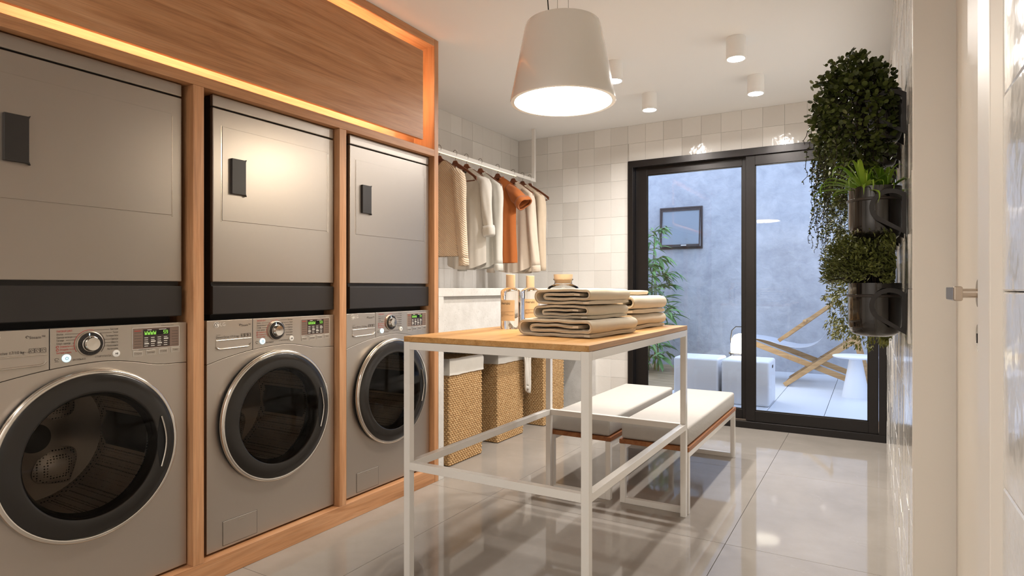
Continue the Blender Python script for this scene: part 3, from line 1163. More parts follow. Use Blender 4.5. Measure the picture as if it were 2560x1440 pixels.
bk_mesh = bk.mesh('basket_weave', 60)
bk_mesh.materials.append(MATS['wicker'])
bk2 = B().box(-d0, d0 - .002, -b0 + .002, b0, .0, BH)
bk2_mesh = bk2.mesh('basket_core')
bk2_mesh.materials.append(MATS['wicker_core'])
lid_b = B()
def lid_f(u, v):
    nu, nv = 24, 30
    i, j = u * nu, v * nv
    c_, r_ = int(min(i, nu - 1e-4)), int(min(j, nv - 1e-4))
    hgt = .006 * (1 if (c_ + r_) % 2 == 0 else .35) * math.sin(PI * (i - c_)) ** .7 * math.sin(PI * (j - r_)) ** .8
    return (lerp(-d0, d0, u), lerp(-b0, b0, v), hgt)
lid_b.grid(lid_f, 72, 90)
lid_mesh = lid_b.mesh('lid_weave', 60)
lid_mesh.materials.append(MATS['wicker'])
def make_basket(x, y, label, liner, lid_tilt):
    t = thing('laundry_basket', label, 'basket', (x - BD / 2, y, 0), group='tall woven laundry baskets under the counter')
    for nm, me in (('woven_side', bk_mesh), ('basket_core', bk2_mesh)):
        o = bpy.data.objects.new(nm, me)
        COL.objects.link(o)
        o.parent = t
        if nm == 'woven_side':
            o['kind'] = 'stuff'
    lid = bpy.data.objects.new('lid', lid_mesh)
    COL.objects.link(lid)
    lid.parent = t
    lid.location = (-.012, 0, BH + .012)
    lid.rotation_euler = (0, R(-lid_tilt), 0)
    lc = B().box(-d0, d0, -b0, b0, -.012, .001).build('lid_board', 'wicker', lid)
    if liner:
        l = B()
        n = 120
        per = [(-d0, -b0), (d0, -b0), (d0, b0), (-d0, b0)]
        L = [BD, BW, BD, BW]
        rows = []
        for k in range(7):
            z = BH + .022 - k * .0185
            pts = []
            for i in range(n):
                s_ = i / n * 4
                e = int(s_)
                q = s_ - e
                p0, p1 = per[e], per[(e + 1) % 4]
                x_, y_ = lerp(p0[0], p1[0], q), lerp(p0[1], p1[1], q)
                o_ = .012 + .004 * noise.noise((x_ * 9, y_ * 9, z * 16)) - (.008 if k == 0 else 0)
                m_ = max(abs(x_) / d0, abs(y_) / b0)
                pts.append((x_ + o_ * (1 if x_ > 0 else -1) * (abs(x_) / d0) ** 8, y_ + o_ * (1 if y_ > 0 else -1) * (abs(y_) / b0) ** 8, z + .004 * noise.noise((x_ * 14, y_ * 14, 3))))
            rows.append(l.ring(pts))
        for a, c_ in zip(rows, rows[1:]):
            l.bridge(a, c_)
        l.build('liner', 'linen_white', t, smooth=80)
    return t
make_basket(-2.440, 3.530, 'woven basket with white liner, nearest the oak cabinet', True, 3)
make_basket(-2.488, 4.225, 'woven basket with white liner and a cloth hung over its rim', True, 2)
make_basket(-2.452, 4.925, 'woven basket without liner, farthest from the cabinet', False, 1)
# cloth over the second basket
rg = B()
def rag(u, v):
    s_ = v * .48
    w_ = lerp(.065, .045, v) * (1 - .35 * max(0, v - .75))
    yy = 4.385 + (u - .5) * 2 * w_ + .02 * v
    fold = .010 * math.sin(u * 15 + v * 2) + .006 * noise.noise((u * 4, v * 5, 1))
    if s_ < .10:
        return (-2.56 + s_ * 1.05, yy, .735 + .008 * math.sin(u * 12))
    return (-2.452 + .012 * math.sin(min(1, (s_ - .1) * 8) * PI / 2) + fold, yy, .735 - (s_ - .10) + (.02 * math.sin(u * 6) if v > .9 else 0))
rg.grid(rag, 26, 40)
ro = rg.build('hanging_cloth', 'rag_white', None, smooth=170)
md = ro.modifiers.new('s', 'SOLIDIFY')
md.thickness = .006
tag(ro, 'crumpled off-white cloth hung over the rim of a woven basket', 'cloth')

# ================================================================== CLOTHES RAIL
RX, RZ = -2.822, 2.24
rl = thing('clothes_rail', 'white square clothes rail with light strip hung from the ceiling', 'rail', (RX, 4.14, RZ))
box('bar', 'white_metal', -.015, .015, -1.08, 1.095, -.015, .015, rl, .001)
for y in (-1.08, 1.065):
    box('post', 'white_metal', -.015, .015, y, y + .03, .0151, ZC - RZ, rl, .001)
box('light_strip', 'led_warm', .004, .0145, -1.04, .72, -.0178, -.0152, rl)

def hanger_geo():
    hk = B()
    p = [(0, 0, -.075)]
    p += [(0, 0, -.05), (.004, 0, -.038), (.012, 0, -.024)]
    for k in range(0, 11):
        a = R(-20 + 20 * k)
        p.append((.019 * math.cos(a) - .002, 0, .002 + .024 * math.sin(a)))
    hk.tube(p, .0022, 7)
    body = B()
    top, bot = [], []
    n = 28
    for i in range(n + 1):
        u = -1 + 2 * i / n
        a = abs(u)
        zt = -.056 if a < .12 else -.066 - .136 * a ** 1.15
        th = lerp(.050, .022, min(1, a * 2.2))
        if a > .88:
            th = .03
        top.append((u * .208, zt))
        bot.append((u * .208, zt - th))
    poly = top + bot[::-1]
    th_ = .012
    ra = body.ring([(x, -th_ / 2, z) for x, z in top])
    rb = body.ring([(x, -th_ / 2, z) for x, z in bot])
    rc = body.ring([(x, th_ / 2, z) for x, z in top])
    rd = body.ring([(x, th_ / 2, z) for x, z in bot])
    for a, b in ((ra, rb), (rb, rd), (rd, rc), (rc, ra)):
        body.bridge(a, b, closed=False)
    body.cap([ra[0], rb[0], rd[0], rc[0]])
    body.cap([ra[-1], rc[-1], rd[-1], rb[-1]])
    br = B().tube([(-.19, 0, -.228), (.19, 0, -.228)], .005, 8)
    return hk, body, br
hk, body, br = hanger_geo()
def make_hanger(y, label):
    t = thing('clothes_hanger', label, 'hanger', (RX, y, RZ + .018 - .002), group='dark wooden hangers on the rail')
    hk.build('hook', 'wire_steel', t, smooth=60)
    body.build('shoulder_bar', 'walnut_hanger', t, .003)
    br.build('trouser_bar', 'walnut_hanger', t, smooth=60)
    t.rotation_euler.z = R(random.uniform(-3, 3))
    return t
HY = [3.719, 3.925, 4.079, 4.284, 4.557, 4.827, 4.998, 5.138]
HL = ['dark wooden hanger inside the ribbed knit sweater', 'empty dark wooden hanger between the knit sweater and the roll-sleeve shirt', 'dark wooden hanger inside the pale roll-sleeve shirt',
      'dark wooden hanger inside the pale grey shirt next to the orange one', 'dark wooden hanger inside the rust orange shirt', 'dark wooden hanger inside the cream shirt behind the orange one',
      'dark wooden hanger inside the last beige shirt', 'empty dark wooden hanger at the far end of the rail']
for y, l in zip(HY, HL):
    make_hanger(y, l)

def garment(name, label, y, mat, length=.80, half=.205, thick=.045, sleeve=.62, cuff=None, seed=0, collar=True, hem='tail', open_front=False, splay=.02, grp='garments on the rail', slim=0.):
    z_sh = RZ - .043
    t = thing(name, label, 'clothing', (RX, y, z_sh), group=grp)
    b = B()
    rnd = random.Random(seed)
    ph = rnd.uniform(0, 6)
    nu, nv = 34, 30
    def surf(sgn):
        def f(u, v):
            x = (2 * u - 1)
            a = abs(x)
            ztop = -.008 - .125 * a ** 1.2 - (.030 * (1 - a / .22) if a < .22 else 0)
            hem_z = -length
            if hem == 'tail':
                hem_z += .055 * a ** 2.4
            wv = 1 - slim * math.sin(PI * min(1, v * 1.1))
            zz = lerp(ztop, hem_z, v)
            th = thick * (.30 + .70 * min(1, v * 3.2)) * (1 - a ** 5.0)
            fold = .010 * v * math.sin(x * 9 + ph + v * 1.3) + .006 * v * math.sin(x * 17 + 2 * ph)
            cx = x * half * wv * (1 + .03 * v)
            dip = 0
            if sgn < 0 and a < .34 and v < .3:      # neck opening dips in front
                dip = -.045 * (1 - a / .34) * (1 - v / .3)
            return (cx, sgn * th + fold * (1 - a ** 4), zz + dip)
        return f
    b.grid(surf(-1), nu, nv)
    b.grid(surf(1), nu, nv)
    b.build('torso', mat, t, smooth=170)
    # sleeves
    for sx in (1, -1):
        s = B()
        k = 18
        rings = []
        for i in range(k + 1):
            v = i / k
            def spath(v):
                if sleeve > .4:
                    if v < .10:
                        q = v / .10
                        return Vector((half - .085 + .070 * q, 0, -.118 - .036 * q))
                    if v < .25:
                        q = (v - .10) / .15
                        return Vector((half - .015 + .018 * math.sin(q * PI / 2), 0, -.154 - (sleeve * .25 - .036) * q))
                    q = (v - .25) / .75
                    return Vector((half + .003 + splay * q, 0, -.118 - sleeve * v))
                return Vector((half - .085 + sleeve * .78 * v, 0, -.122 - sleeve * .62 * v * (1 + .25 * v)))
            pc = spath(v)
            ax = (spath(min(1, v + .02)) - spath(max(0, v - .02))).normalized()
            px, pz = pc.x, pc.z
            if sleeve > .4:
                r0 = lerp(.045, .078, min(1, v / .14)) if v < .14 else lerp(.078, .060, (v - .14) / .86)
            else:
                r0 = lerp(.050, .098, min(1, v * 1.6))
            side = Vector((-ax.z, 0, ax.x))
            pts = []
            n = 22
            for q in range(n):
                an = 2 * PI * q / n
                wob = 1 + .10 * math.sin(3 * an + ph + 4 * v) + .05 * math.sin(5 * an - 6 * v)
                flat = .62 if sleeve > .4 else .75
                p = Vector((px, -.012 * math.sin(v * 2.5), pz)) + side * (r0 * math.cos(an) * .60 * wob) + Vector((0, 1, 0)) * (r0 * math.sin(an) * flat * wob)
                pts.append((p.x * sx, p.y, p.z))
            rings.append(s.ring(pts))
        for a, c_ in zip(rings, rings[1:]):
            s.bridge(a, c_)
        so = s.build('sleeve', mat, t, smooth=170)
        md = so.modifiers.new('s', 'SOLIDIFY')
        md.thickness = .0025
        # cuff
        if cuff:
            v = 1.0
            end = [Vector(s.v[i]) for i in rings[-1]]
            cen = sum(end, Vector()) / len(end)
            c_ = B()
            if cuff == 'roll':
                prof = [(1.0, .035), (1.28, .04), (1.42, .015), (1.38, -.03), (1.12, -.042), (.9, -.02)]
            elif cuff == 'turn':
                prof = [(1.0, .025), (1.14, .028), (1.2, .0), (1.12, -.025), (.95, -.02)]
            else:
                prof = [(1.0, .0), (1.06, -.01), (1.06, -.055), (.98, -.056)]
            ax = Vector((.05 * sx, 0, -1)).normalized() if sleeve > .4 else Vector((.72 * sx, 0, -.70)).normalized()
            prev = None
            for sc, dz in prof:
                rr = c_.ring([cen + (p - cen) * sc - ax * dz for p in end])
                if prev:
                    c_.bridge(prev, rr)
                prev = rr
            co = c_.build('cuff', mat, t, smooth=170)
            md = co.modifiers.new('s', 'SOLIDIFY')
            md.thickness = .003
            if cuff == 'band' and sx > 0:
                B().lathe([(.006, 0), (.006, .003), (0, .0035)], 12, (cen.x + .005, cen.y - .036, cen.z - .03)).build('button', 'cap_beige', t)
    if collar:
        c_ = B()
        def cf(u, v):
            a = lerp(-2.5, 2.5, u) - PI / 2
            a = R(90) + lerp(-2.6, 2.6, u)
            r = .046 + .010 * v
            return (r * 1.15 * math.cos(a), r * .55 * math.sin(a) + .005, -.062 + .034 * (1 - abs(v - .45) * 1.3) + .010 * math.sin(a))
        c_.grid(cf, 28, 6)
        co = c_.build('collar', mat, t, smooth=170)
        md = co.modifiers.new('s', 'SOLIDIFY')
        md.thickness = .003
        pk = B()
        def plk(u, v):
            z = lerp(-.075, -length + .01, v)
            return (lerp(-.016, .016, u), -thick * (.28 + .72 * min(1, v * 3.2)) - .0035 + .010 * v * math.sin(ph + v * 1.3) + .006 * v * math.sin(2 * ph), z)
        pk.grid(plk, 2, 24)
        pk.build('placket', mat, t, smooth=170)
    return t
garment('knit_sweater', 'ribbed sandy knit sweater, nearest the oak cabinet', HY[0], 'cloth_knit', .76, .195, .06, .66, 'band', 1, False, 'flat', splay=.03)
garment('shirt', 'pale grey shirt with one sleeve rolled to the elbow', HY[2], 'cloth_grey', .85, .185, .055, .43, 'roll', 2, True, 'tail', splay=.035)
garment('shirt', 'pale grey long-sleeve shirt directly before the orange one', HY[3], 'cloth_light', .84, .175, .05, .68, 'band', 3, splay=.0)
garment('shirt', 'rust orange short-sleeve shirt', HY[4], 'cloth_orange', .78, .195, .05, .19, 'turn', 4, True, 'flat', slim=.06)
garment('shirt', 'cream long-sleeve shirt with a buttoned cuff behind the orange one', HY[5], 'cloth_cream', .86, .18, .05, .68, 'band', 5, splay=.055)
garment('shirt', 'beige shirt, the last garment at the far end of the rail', HY[6], 'cloth_beige', .86, .195, .045, .72, None, 6, splay=.015)

# ================================================================== CEILING LIGHTS
pd = thing('pendant_lamp', 'large glossy white cone pendant lamp over the table', 'lamp', (-1.25, 2.60, 2.07))
B().lathe([(.172, .365), (.178, .352), (.182, .335), (.247, .006), (.245, 0), (.230, 0)], 72).build('shade', 'pendant_enamel', pd, smooth=50)
B().lathe([(.228, .0), (.168, .33), (.0, .345)], 60).build('shade_lining', 'pendant_lining', pd, smooth=50)
B().lathe([(.0, .372), (.10, .371), (.16, .369), (.172, .365)], 60).build('shade_top', 'pendant_enamel', pd, smooth=50)
B().lathe([(.221, .016), (.0, .016)], 60).build('diffuser', 'pendant_glow', pd, fix=False)
for x in (-.028, .028):
    B().tube([(x, 0, .37), (x, 0, ZC - 2.07)], .0011, 5).build('suspension_wire', 'wire_steel', pd)
cd = [(-.05, 0, .37), (-.06, -.0, .40), (-.075, 0, .44), (-.08, 0, .50), (-.06, 0, .58), (-.03, 0, .63), (-.015, 0, ZC - 2.07)]
B().tube(cd, .003, 8).build('power_cord', 'cord_black', pd, smooth=60)
B().lathe([(.05, ZC - 2.07 - .02), (.05, ZC - 2.07)], 28, cap0=True).build('ceiling_rose', 'white_metal', pd, smooth=40)

def make_spot(x, y, label):
    t = thing('ceiling_spot', label, 'lamp', (x, y, ZC), group='white cylinder ceiling spots')
    B().lathe([(0, -.0004), (.058, -.0004), (.058, -.128), (.054, -.13), (.051, -.13), (.050, -.118)], 40).build('housing', 'spot_body', t, smooth=40)
    B().lathe([(.050, -.1185), (.0, -.1185)], 32).build('lens', 'spot_glow', t, fix=False)
    return t
make_spot(-.721, 3.945, 'white cylinder ceiling spot, the largest one right of the pendant')
make_spot(-.727, 4.724, 'white cylinder ceiling spot closest to the wall planters')
make_spot(-1.518, 4.735, 'white cylinder ceiling spot beside the lower right rim of the pendant lamp')
make_spot(-1.515, 3.951, 'white cylinder ceiling spot half hidden behind the pendant lamp')

make_spot(-.721, -.73, 'white cylinder ceiling spot behind the camera, nearer the right wall')
make_spot(-1.515, -.73, 'white cylinder ceiling spot behind the camera, nearer the cabinet')

# ================================================================== THINGS ON THE TABLE
TZ = 1.002
def make_bottle(x, y, label, rot):
    t = thing('bottle', label, 'bottle', (x, y, TZ), rot, 'clear bottles on the table')
    r = .049
    B().lathe([(0, 0), (r - .004, 0), (r, .006), (r, .178), (r - .003, .186), (.036, .193), (.0235, .199), (0, .200)], 48).build('flask', 'bottle_liquid', t, smooth=35)
    B().lathe([(.0, .2005), (.0225, .2005), (.0225, .262), (.021, .264), (0, .264)], 36).build('cap', 'cap_beige', t, smooth=35)
    lb = B()
    def lf(u, v):
        a = lerp(R(-128), R(-36), u)
        return ((r + .0008) * math.cos(a), (r + .0008) * math.sin(a), lerp(.040, .140, v))
    lb.grid(lf, 24, 1)
    lo = lb.build('label', 'label_paper', t, smooth=80, fix=False)
    # print on the curved paper
    def curve_text(body, size, z, a0, mat):
        o = text(body, size, mat, lo, (0, 0, 0), (0, 0, 0), 'LEFT')
        for vv in o.data.vertices:
            a = R(a0) + vv.co.x / (r + .0012)
            zz = z + vv.co.y
            vv.co = ((r + .0013) * math.cos(a), (r + .0013) * math.sin(a), zz)
        return o
    curve_text('meraki', .019, .124, -121, 'ink')
    curve_text('Pure basic', .006, .078, -119, 'print_brown')
    curve_text('hand soap and lotion', .005, .0715, -119, 'print_brown')
    curve_text('490 ml', .005, .062, -119, 'print_brown')
    rule = B()
    for z in (.084, .067):
        rule.tube([((r + .0012) * math.cos(R(a)), (r + .0012) * math.sin(R(a)), z) for a in range(-121, -37, 6)], .0004, 4)
    rule.tube([((r + .0012) * math.cos(R(-121)), (r + .0012) * math.sin(R(-121)), z) for z in (.056, .084)], .0004, 4)
    rule.build('label_rule', 'print_brown', lo)
    return t
make_bottle(-1.520, 2.575, 'clear bottle with beige cap and tan label, the one nearest the table front', 0)
make_bottle(-1.578, 2.88, 'clear bottle with beige cap just behind the front bottle', R(28))
jr = thing('glass_jar', 'wide clear glass jar with beige lid behind the towels', 'jar', (-1.450, 3.02, TZ))
B().lathe([(0, .002), (.080, .002), (.086, .008), (.086, .194), (.079, .206), (.054, .217), (.048, .222), (.047, .236), (.055, .244), (.053, .248), (.045, .246)], 48).build('vessel', 'jar_glass', jr, smooth=60)
B().lathe([(0, .224), (.044, .224), (.046, .240), (.050, .243), (.052, .272), (0, .273)], 40).build('lid', 'cap_beige', jr, smooth=35)
lb = B()
lb.grid(lambda u, v: (.0868 * math.cos(lerp(R(-150), R(-60), u)), .0868 * math.sin(lerp(R(-150), R(-60), u)), lerp(.05, .17, v)), 20, 1)
lb.build('label', 'label_paper', jr, smooth=80, fix=False)

def folded_towel(name, label, x, y, z, w, d, h, rz, seed, flip=False):
    """towel folded over and over; layers face -Y, round fold to the right"""
    rnd = random.Random(seed)
    t = thing(name, label, 'towel', (x, y, z), rz, 'folded beige towels on the table')
    n = 5.0
    th = h / 4.3
    lay = [h * .10, h * .90, h * .36, h * .62]
    path = []
    def arc(cx, cz, r, a0, a1, k=9, sx=1.0):
        for i in range(k + 1):
            a = lerp(R(a0), R(a1), i / k)
            path.append((cx + r * sx * math.cos(a), cz + r * math.sin(a)))
    zb, zt = th * .5, h - th * .5
    r1 = (zt - zb) / 2
    path.append((w * .985, zb + .002))
    path.append((w * .6, zb))
    arc(r1 * .9, zb + r1, r1, 270, 90, 10, .9)
    path.append((w * .5, zt + .0015))
    r2 = (zt - h * .36) / 2
    arc(w - r2 * 1.0, zt - r2, r2, 90, -90, 9, 1.0)
    path.append((w * .55, h * .36 - .001))
    r3 = (h * .64 - h * .36) / 2
    arc(w * .17 + r3, h * .36 + r3, r3, 270, 90, 7)
    path.append((w * .5, h * .64 + .001))
    path.append((w * .86 - r3, h * .62))
    # dense resample with soft waviness
    dense = []
    for (x0, z0), (x1, z1) in zip(path, path[1:]):
        L = math.hypot(x1 - x0, z1 - z0)
        k = max(1, int(L / .014))
        for i in range(k):
            q = i / k
            dense.append((lerp(x0, x1, q), lerp(z0, z1, q)))
    dense.append(path[-1])
    b = B()
    ny = 12
    nP = len(dense)
    sides = []
    for sgn in (1, -1):
        rows = []
        for j in range(ny + 1):
            v = j / ny
            pts = []
            for i, (px, pz) in enumerate(dense):
                a = dense[max(0, i - 1)]
                c_ = dense[min(nP - 1, i + 1)]
                tx_, tz_ = c_[0] - a[0], c_[1] - a[1]
                L = math.hypot(tx_, tz_) or 1
                nx, nz = -tz_ / L, tx_ / L
                wv = .0036 * noise.noise((px * 14 + seed * 3, v * 3, pz * 20))
                rnd_e = 1 - .35 * (abs(2 * v - 1) ** 10)
                shr = 1 - .02 * (2 * v - 1) ** 4
                pts.append(((px - w / 2) * shr + nx * th * .47 * sgn * rnd_e, lerp(-d / 2, d / 2, v) + .004 * noise.noise((px * 8, pz * 30, seed)), max(.0005, pz + nz * th * .47 * sgn * rnd_e + wv)))
            rows.append(b.ring(pts))
        for a, c_ in zip(rows, rows[1:]):
            b.bridge(a, c_, closed=False)
        sides.append(rows)
    A, Bb = sides
    b.bridge(A[0], Bb[0], closed=False)
    b.bridge(A[-1], Bb[-1], closed=False)
    for i in (0, -1):
        b.bridge([r[i] for r in A], [r[i] for r in Bb], closed=False)
    b.build('folded_cloth', 'towel_beige', t, smooth=70)
    # flat end tucked below, poking out to the right
    fl = B()
    def ff(u, v):
        return (lerp(-w * .42, w * .475, u), lerp(-d * .47, d * .47, v), .0012 + th * .3 * (1 - u) * 0 + .0012 * noise.noise((u * 5, v * 5, seed)))
    # hem stitch along the layered front edge
    hm = B()
    hm.tube([((px - w / 2), -d / 2 - .001, pz) for px, pz in dense[2:-2]], th * .13, 5)
    hm.build('hem', 'towel_hem', t, smooth=80)
    if flip:
        t.scale = (-1, 1, 1)
    return t
folded_towel('folded_towel', 'wide folded beige towel at the bottom of the front stack', -1.092, 2.44, TZ, .345, .43, .070, R(-5), 1)
folded_towel('folded_towel', 'folded beige towel in the middle of the front stack', -1.085, 2.45, TZ + .0715, .262, .36, .056, R(-6), 2)
folded_towel('folded_towel', 'folded beige towel on top of the front stack', -1.078, 2.45, TZ + .129, .262, .37, .066, R(-5), 3)
folded_towel('folded_towel', 'folded beige towel at the bottom of the rear stack', -1.10, 2.99, TZ, .30, .42, .072, R(-4), 4)
folded_towel('folded_towel', 'folded beige towel on top of the rear stack', -1.10, 2.99, TZ + .0735, .305, .42, .086, R(-4), 5)
folded_towel('folded_cloth', 'small folded cream cloth lying on the rear towel stack', -1.135, 2.98, TZ + .161, .21, .30, .024, R(-12), 6)

# ================================================================== WALL PLANTERS
PX, PR, PH = .007, .080, .180
def pot_geo():
    p = B().lathe([(0, 0), (.045, 0), (.062, .005), (.073, .016), (.0785, .034), (PR, .06), (PR, PH), (PR - .005, PH), (PR - .006, PH - .02), (0, PH - .02)], 44)
    band = B().lathe([(PR + .001, PH - .048), (PR + .0045, PH - .046), (PR + .0045, PH - .040), (PR + .001, PH - .038)], 44)
    soil = B().lathe([(PR - .0065, PH - .016), (.04, PH - .012), (0, PH - .010)], 24)
    def brk(y):
        b = B()
        out, inn = [], []
        # outline in (x,z) relative to pot axis: wall at x=.088
        wx = .0885
        pts = [(wx, .146)]
        cxp, czp, rr = .044, .105, .058
        for k in range(0, 17):
            a = lerp(R(58), R(226), k / 16)
            pts.append((cxp + rr * 1.02 * math.cos(a), czp + rr * math.sin(a)))
        pts.append((wx, .012))
        n = len(pts)
        cen = Vector((sum(p[0] for p in pts) / n, sum(p[1] for p in pts) / n))
        inner = []
        for i, p in enumerate(pts):
            a, c_ = Vector(pts[i - 1]), Vector(pts[(i + 1) % n])
            d = (c_ - a).normalized()
            nn = Vector((-d.y, d.x))
            if nn.dot(cen - Vector(p)) < 0:
                nn = -nn
            q = Vector(p) + nn * .0145
            if i in (0, n - 1):
                q = Vector((wx - .012, p[1] + (-.012 if i == 0 else .02)))
            inner.append(q)
        ra = b.ring([(p[0], y - .004, p[1]) for p in pts])
        rb = b.ring([(p[0], y - .004, p[1]) for p in inner])
        rc = b.ring([(p[0], y + .004, p[1]) for p in pts])
        rd = b.ring([(p[0], y + .004, p[1]) for p in inner])
        b.bridge(ra, rb)
        b.bridge(rc, rd)
        b.bridge(ra, rc)
        b.bridge(rb, rd)
        return b
    return p, band, soil, brk
pg, bg, sgm, brk = pot_geo()
bL, bR = brk(-PR - .008), brk(PR + .008)
def make_pot(y, z, label):
    t = thing('wall_planter', label, 'planter', (PX, y, z), group='dark glazed pots on wall brackets')
    pg.build('pot', 'pot_glaze', t, smooth=35)
    bg.build('pot_band', 'pot_rim', t, smooth=50)
    sgm.build('soil', 'soil', t, smooth=50)
    bL.build('bracket', 'black_matte', t, smooth=30)
    bR.build('bracket', 'black_matte', t, smooth=30)
    return t

def leaf_round(s=1.0):
    b = B()
    n = 8
    c = b.ring([(0, .5 * s, .05 * s)])[0]
    r = b.ring([(.5 * s * math.sin(2 * PI * k / n) * (.96), .5 * s - .5 * s * math.cos(2 * PI * k / n), -.02 * s + .06 * s * (k % 4 == 0)) for k in range(n)])
    for k in range(n):
        b.f.append((c, r[k], r[(k + 1) % n]))
    return b
def leaf_lance(w=.22, droop=.25):
    b = B()
    st = [(0, .12, 0), (.25, .8, .03), (.55, 1, 0), (.8, .6, -.08), (1, .02, -.2)]
    mid = b.ring([(0, y, -droop * y * y) for y, _, _ in st])
    lf = b.ring([(-w / 2 * k, y, -droop * y * y + .05 * k) for y, k, _ in st])
    rt = b.ring([(w / 2 * k, y, -droop * y * y + .05 * k) for y, k, _ in st])
    b.bridge(lf, mid, closed=False)
    b.bridge(mid, rt, closed=False)
    return b
def leaf_strap(w=.095, droop=1.5):
    b = B()
    L, Mi, Rr = [], [], []
    for k in range(7):
        y = k / 6
        a = y * 1.7
        yy = math.sin(a) / 1.7 * 1.25
        zz = .75 * (math.sin(a * 1.25) * .6 - droop * .25 * y * y)
        ww = w * (1 - y ** 2.2) * (.7 + .3 * math.sin(PI * min(1, y * 1.5)))
        Mi.append((0, yy, zz - .02))
        L.append((-ww / 2, yy, zz))
        Rr.append((ww / 2, yy, zz))
    l, mm, r = b.ring(L), b.ring(Mi), b.ring(Rr)
    b.bridge(l, mm, closed=False)
    b.bridge(mm, r, closed=False)
    return b
ROUND, LANCE, STRAP = leaf_round(), leaf_lance(), leaf_strap()
def leaf_data(b, mat, name='leaf'):
    me = b.mesh(name, 170)
    me.materials.append(MATS[mat])
    return me
ROUND_ME = leaf_data(ROUND, 'leaf_round')
STRAP_ME = leaf_data(STRAP, 'leaf_strap')
BAMB = leaf_lance(.19, .40)
BAMB_ME = leaf_data(BAMB, 'leaf_bamboo')

def orient(d, up=Vector((0, 0, 1)), roll=0.):
    """matrix with local +y along d"""
    d = d.normalized()
    x = d.cross(up)
    if x.length < 1e-4:
        x = Vector((1, 0, 0))
    x.normalize()
    z = x.cross(d)
    m = Matrix((x, d, z)).transposed()
    return m @ Matrix.Rotation(roll, 3, 'Y')
def put_leaf(me, parent, p, d, s, roll=0., name='leaf', off=None):
    o = bpy.data.objects.new(name, me)
    COL.objects.link(o)
    o.parent = parent
    o.matrix_local = Matrix.Translation(p) @ orient(d, roll=roll).to_4x4() @ Matrix.Scale(s, 4)
    return o

WALLX = .098 - PX - .012
def trailing(y, z, label, rnd, objs, n, leaf_s, cen, rad, strands, drop):
    """round-leaved trailing plant: a dense dome of leaves over the pot plus hanging strands"""
    t = thing('trailing_plant', label, 'plant', (PX, y, z), group='round-leaved trailing plants')
    st = B()
    lv = B()
    spots = []
    cen = Vector(cen)
    def clampx(p):
        p.x = min(p.x, WALLX - .015)
        return p
    for k in range(n):
        u = Vector((rnd.gauss(0, 1), rnd.gauss(0, 1), rnd.gauss(0, 1))).normalized()
        if u.y > 0 and rnd.random() < .45:
            u.y = -u.y
        e = rnd.uniform(.68, 1.04) + .26 * noise.noise((u.x * 3.3, u.y * 3.3, u.z * 3.3 + y))
        p = clampx(cen + Vector((u.x * rad[0], u.y * rad[1], u.z * rad[2])) * e)
        d = u * .6 + Vector((rnd.uniform(-1, 1), rnd.uniform(-1, 1), rnd.uniform(-.6, 1))) * .8
        s_ = leaf_s * rnd.uniform(.7, 1.2)
        if p.x + s_ > WALLX - .004:
            d.x = -abs(d.x) - .1
        spots.append((p, d, s_, rnd.uniform(-1, 1)))
        if k % 9 == 0:
            b0 = Vector((p.x * .2, p.y * .2, 0))
            st.tube([b0, clampx(b0.lerp(p, .5) + Vector((0, 0, .04))), p], .0012, 4, caps=False)
    for k in range(strands):
        a = rnd.uniform(PI * .55, PI * 1.45)
        p0 = cen + Vector((math.cos(a) * rad[0] * rnd.uniform(.6, 1.05), math.sin(a) * rad[1] * .8, rnd.uniform(-.4, .2) * rad[2]))
        L = drop * rnd.uniform(.35, 1)
        m_ = max(6, int(L / .014))
        pts = []
        for i in range(m_ + 1):
            v = i / m_
            pts.append(clampx(p0 + Vector((-.035 * v * rnd.uniform(.6, 1) + .02 * noise.noise((k, v * 2.2, 1)), .025 * noise.noise((k, v * 2, 5)), -L * v))))
        st.tube(pts, .0011, 4, caps=False)
        for i in range(1, m_ + 1):
            for q in range(2 if i < m_ * .7 else 1):
                d = Vector((rnd.uniform(-1, 1), rnd.uniform(-1, .6), rnd.uniform(-.6, .5)))
                spots.append((pts[i].copy(), d, leaf_s * rnd.uniform(.5, .95) * (1 - .45 * i / m_), rnd.uniform(-1, 1)))
    spots.sort(key=lambda q: q[0].y)
    for i, (p, d, s_, ro_) in enumerate(spots):
        if i < objs:
            put_leaf(ROUND_ME, t, p, d, s_, ro_)
        else:
            lv.merge(ROUND.v, ROUND.f, Matrix.Translation(p) @ orient(d, roll=ro_).to_4x4() @ Matrix.Scale(s_, 4))
    st.build('stems', 'stem_dark', t, fix=False, kind='stuff')
    if lv.v:
        lv.build('foliage', 'leaf_round', t, kind='stuff', fix=False, smooth=170)
    return t

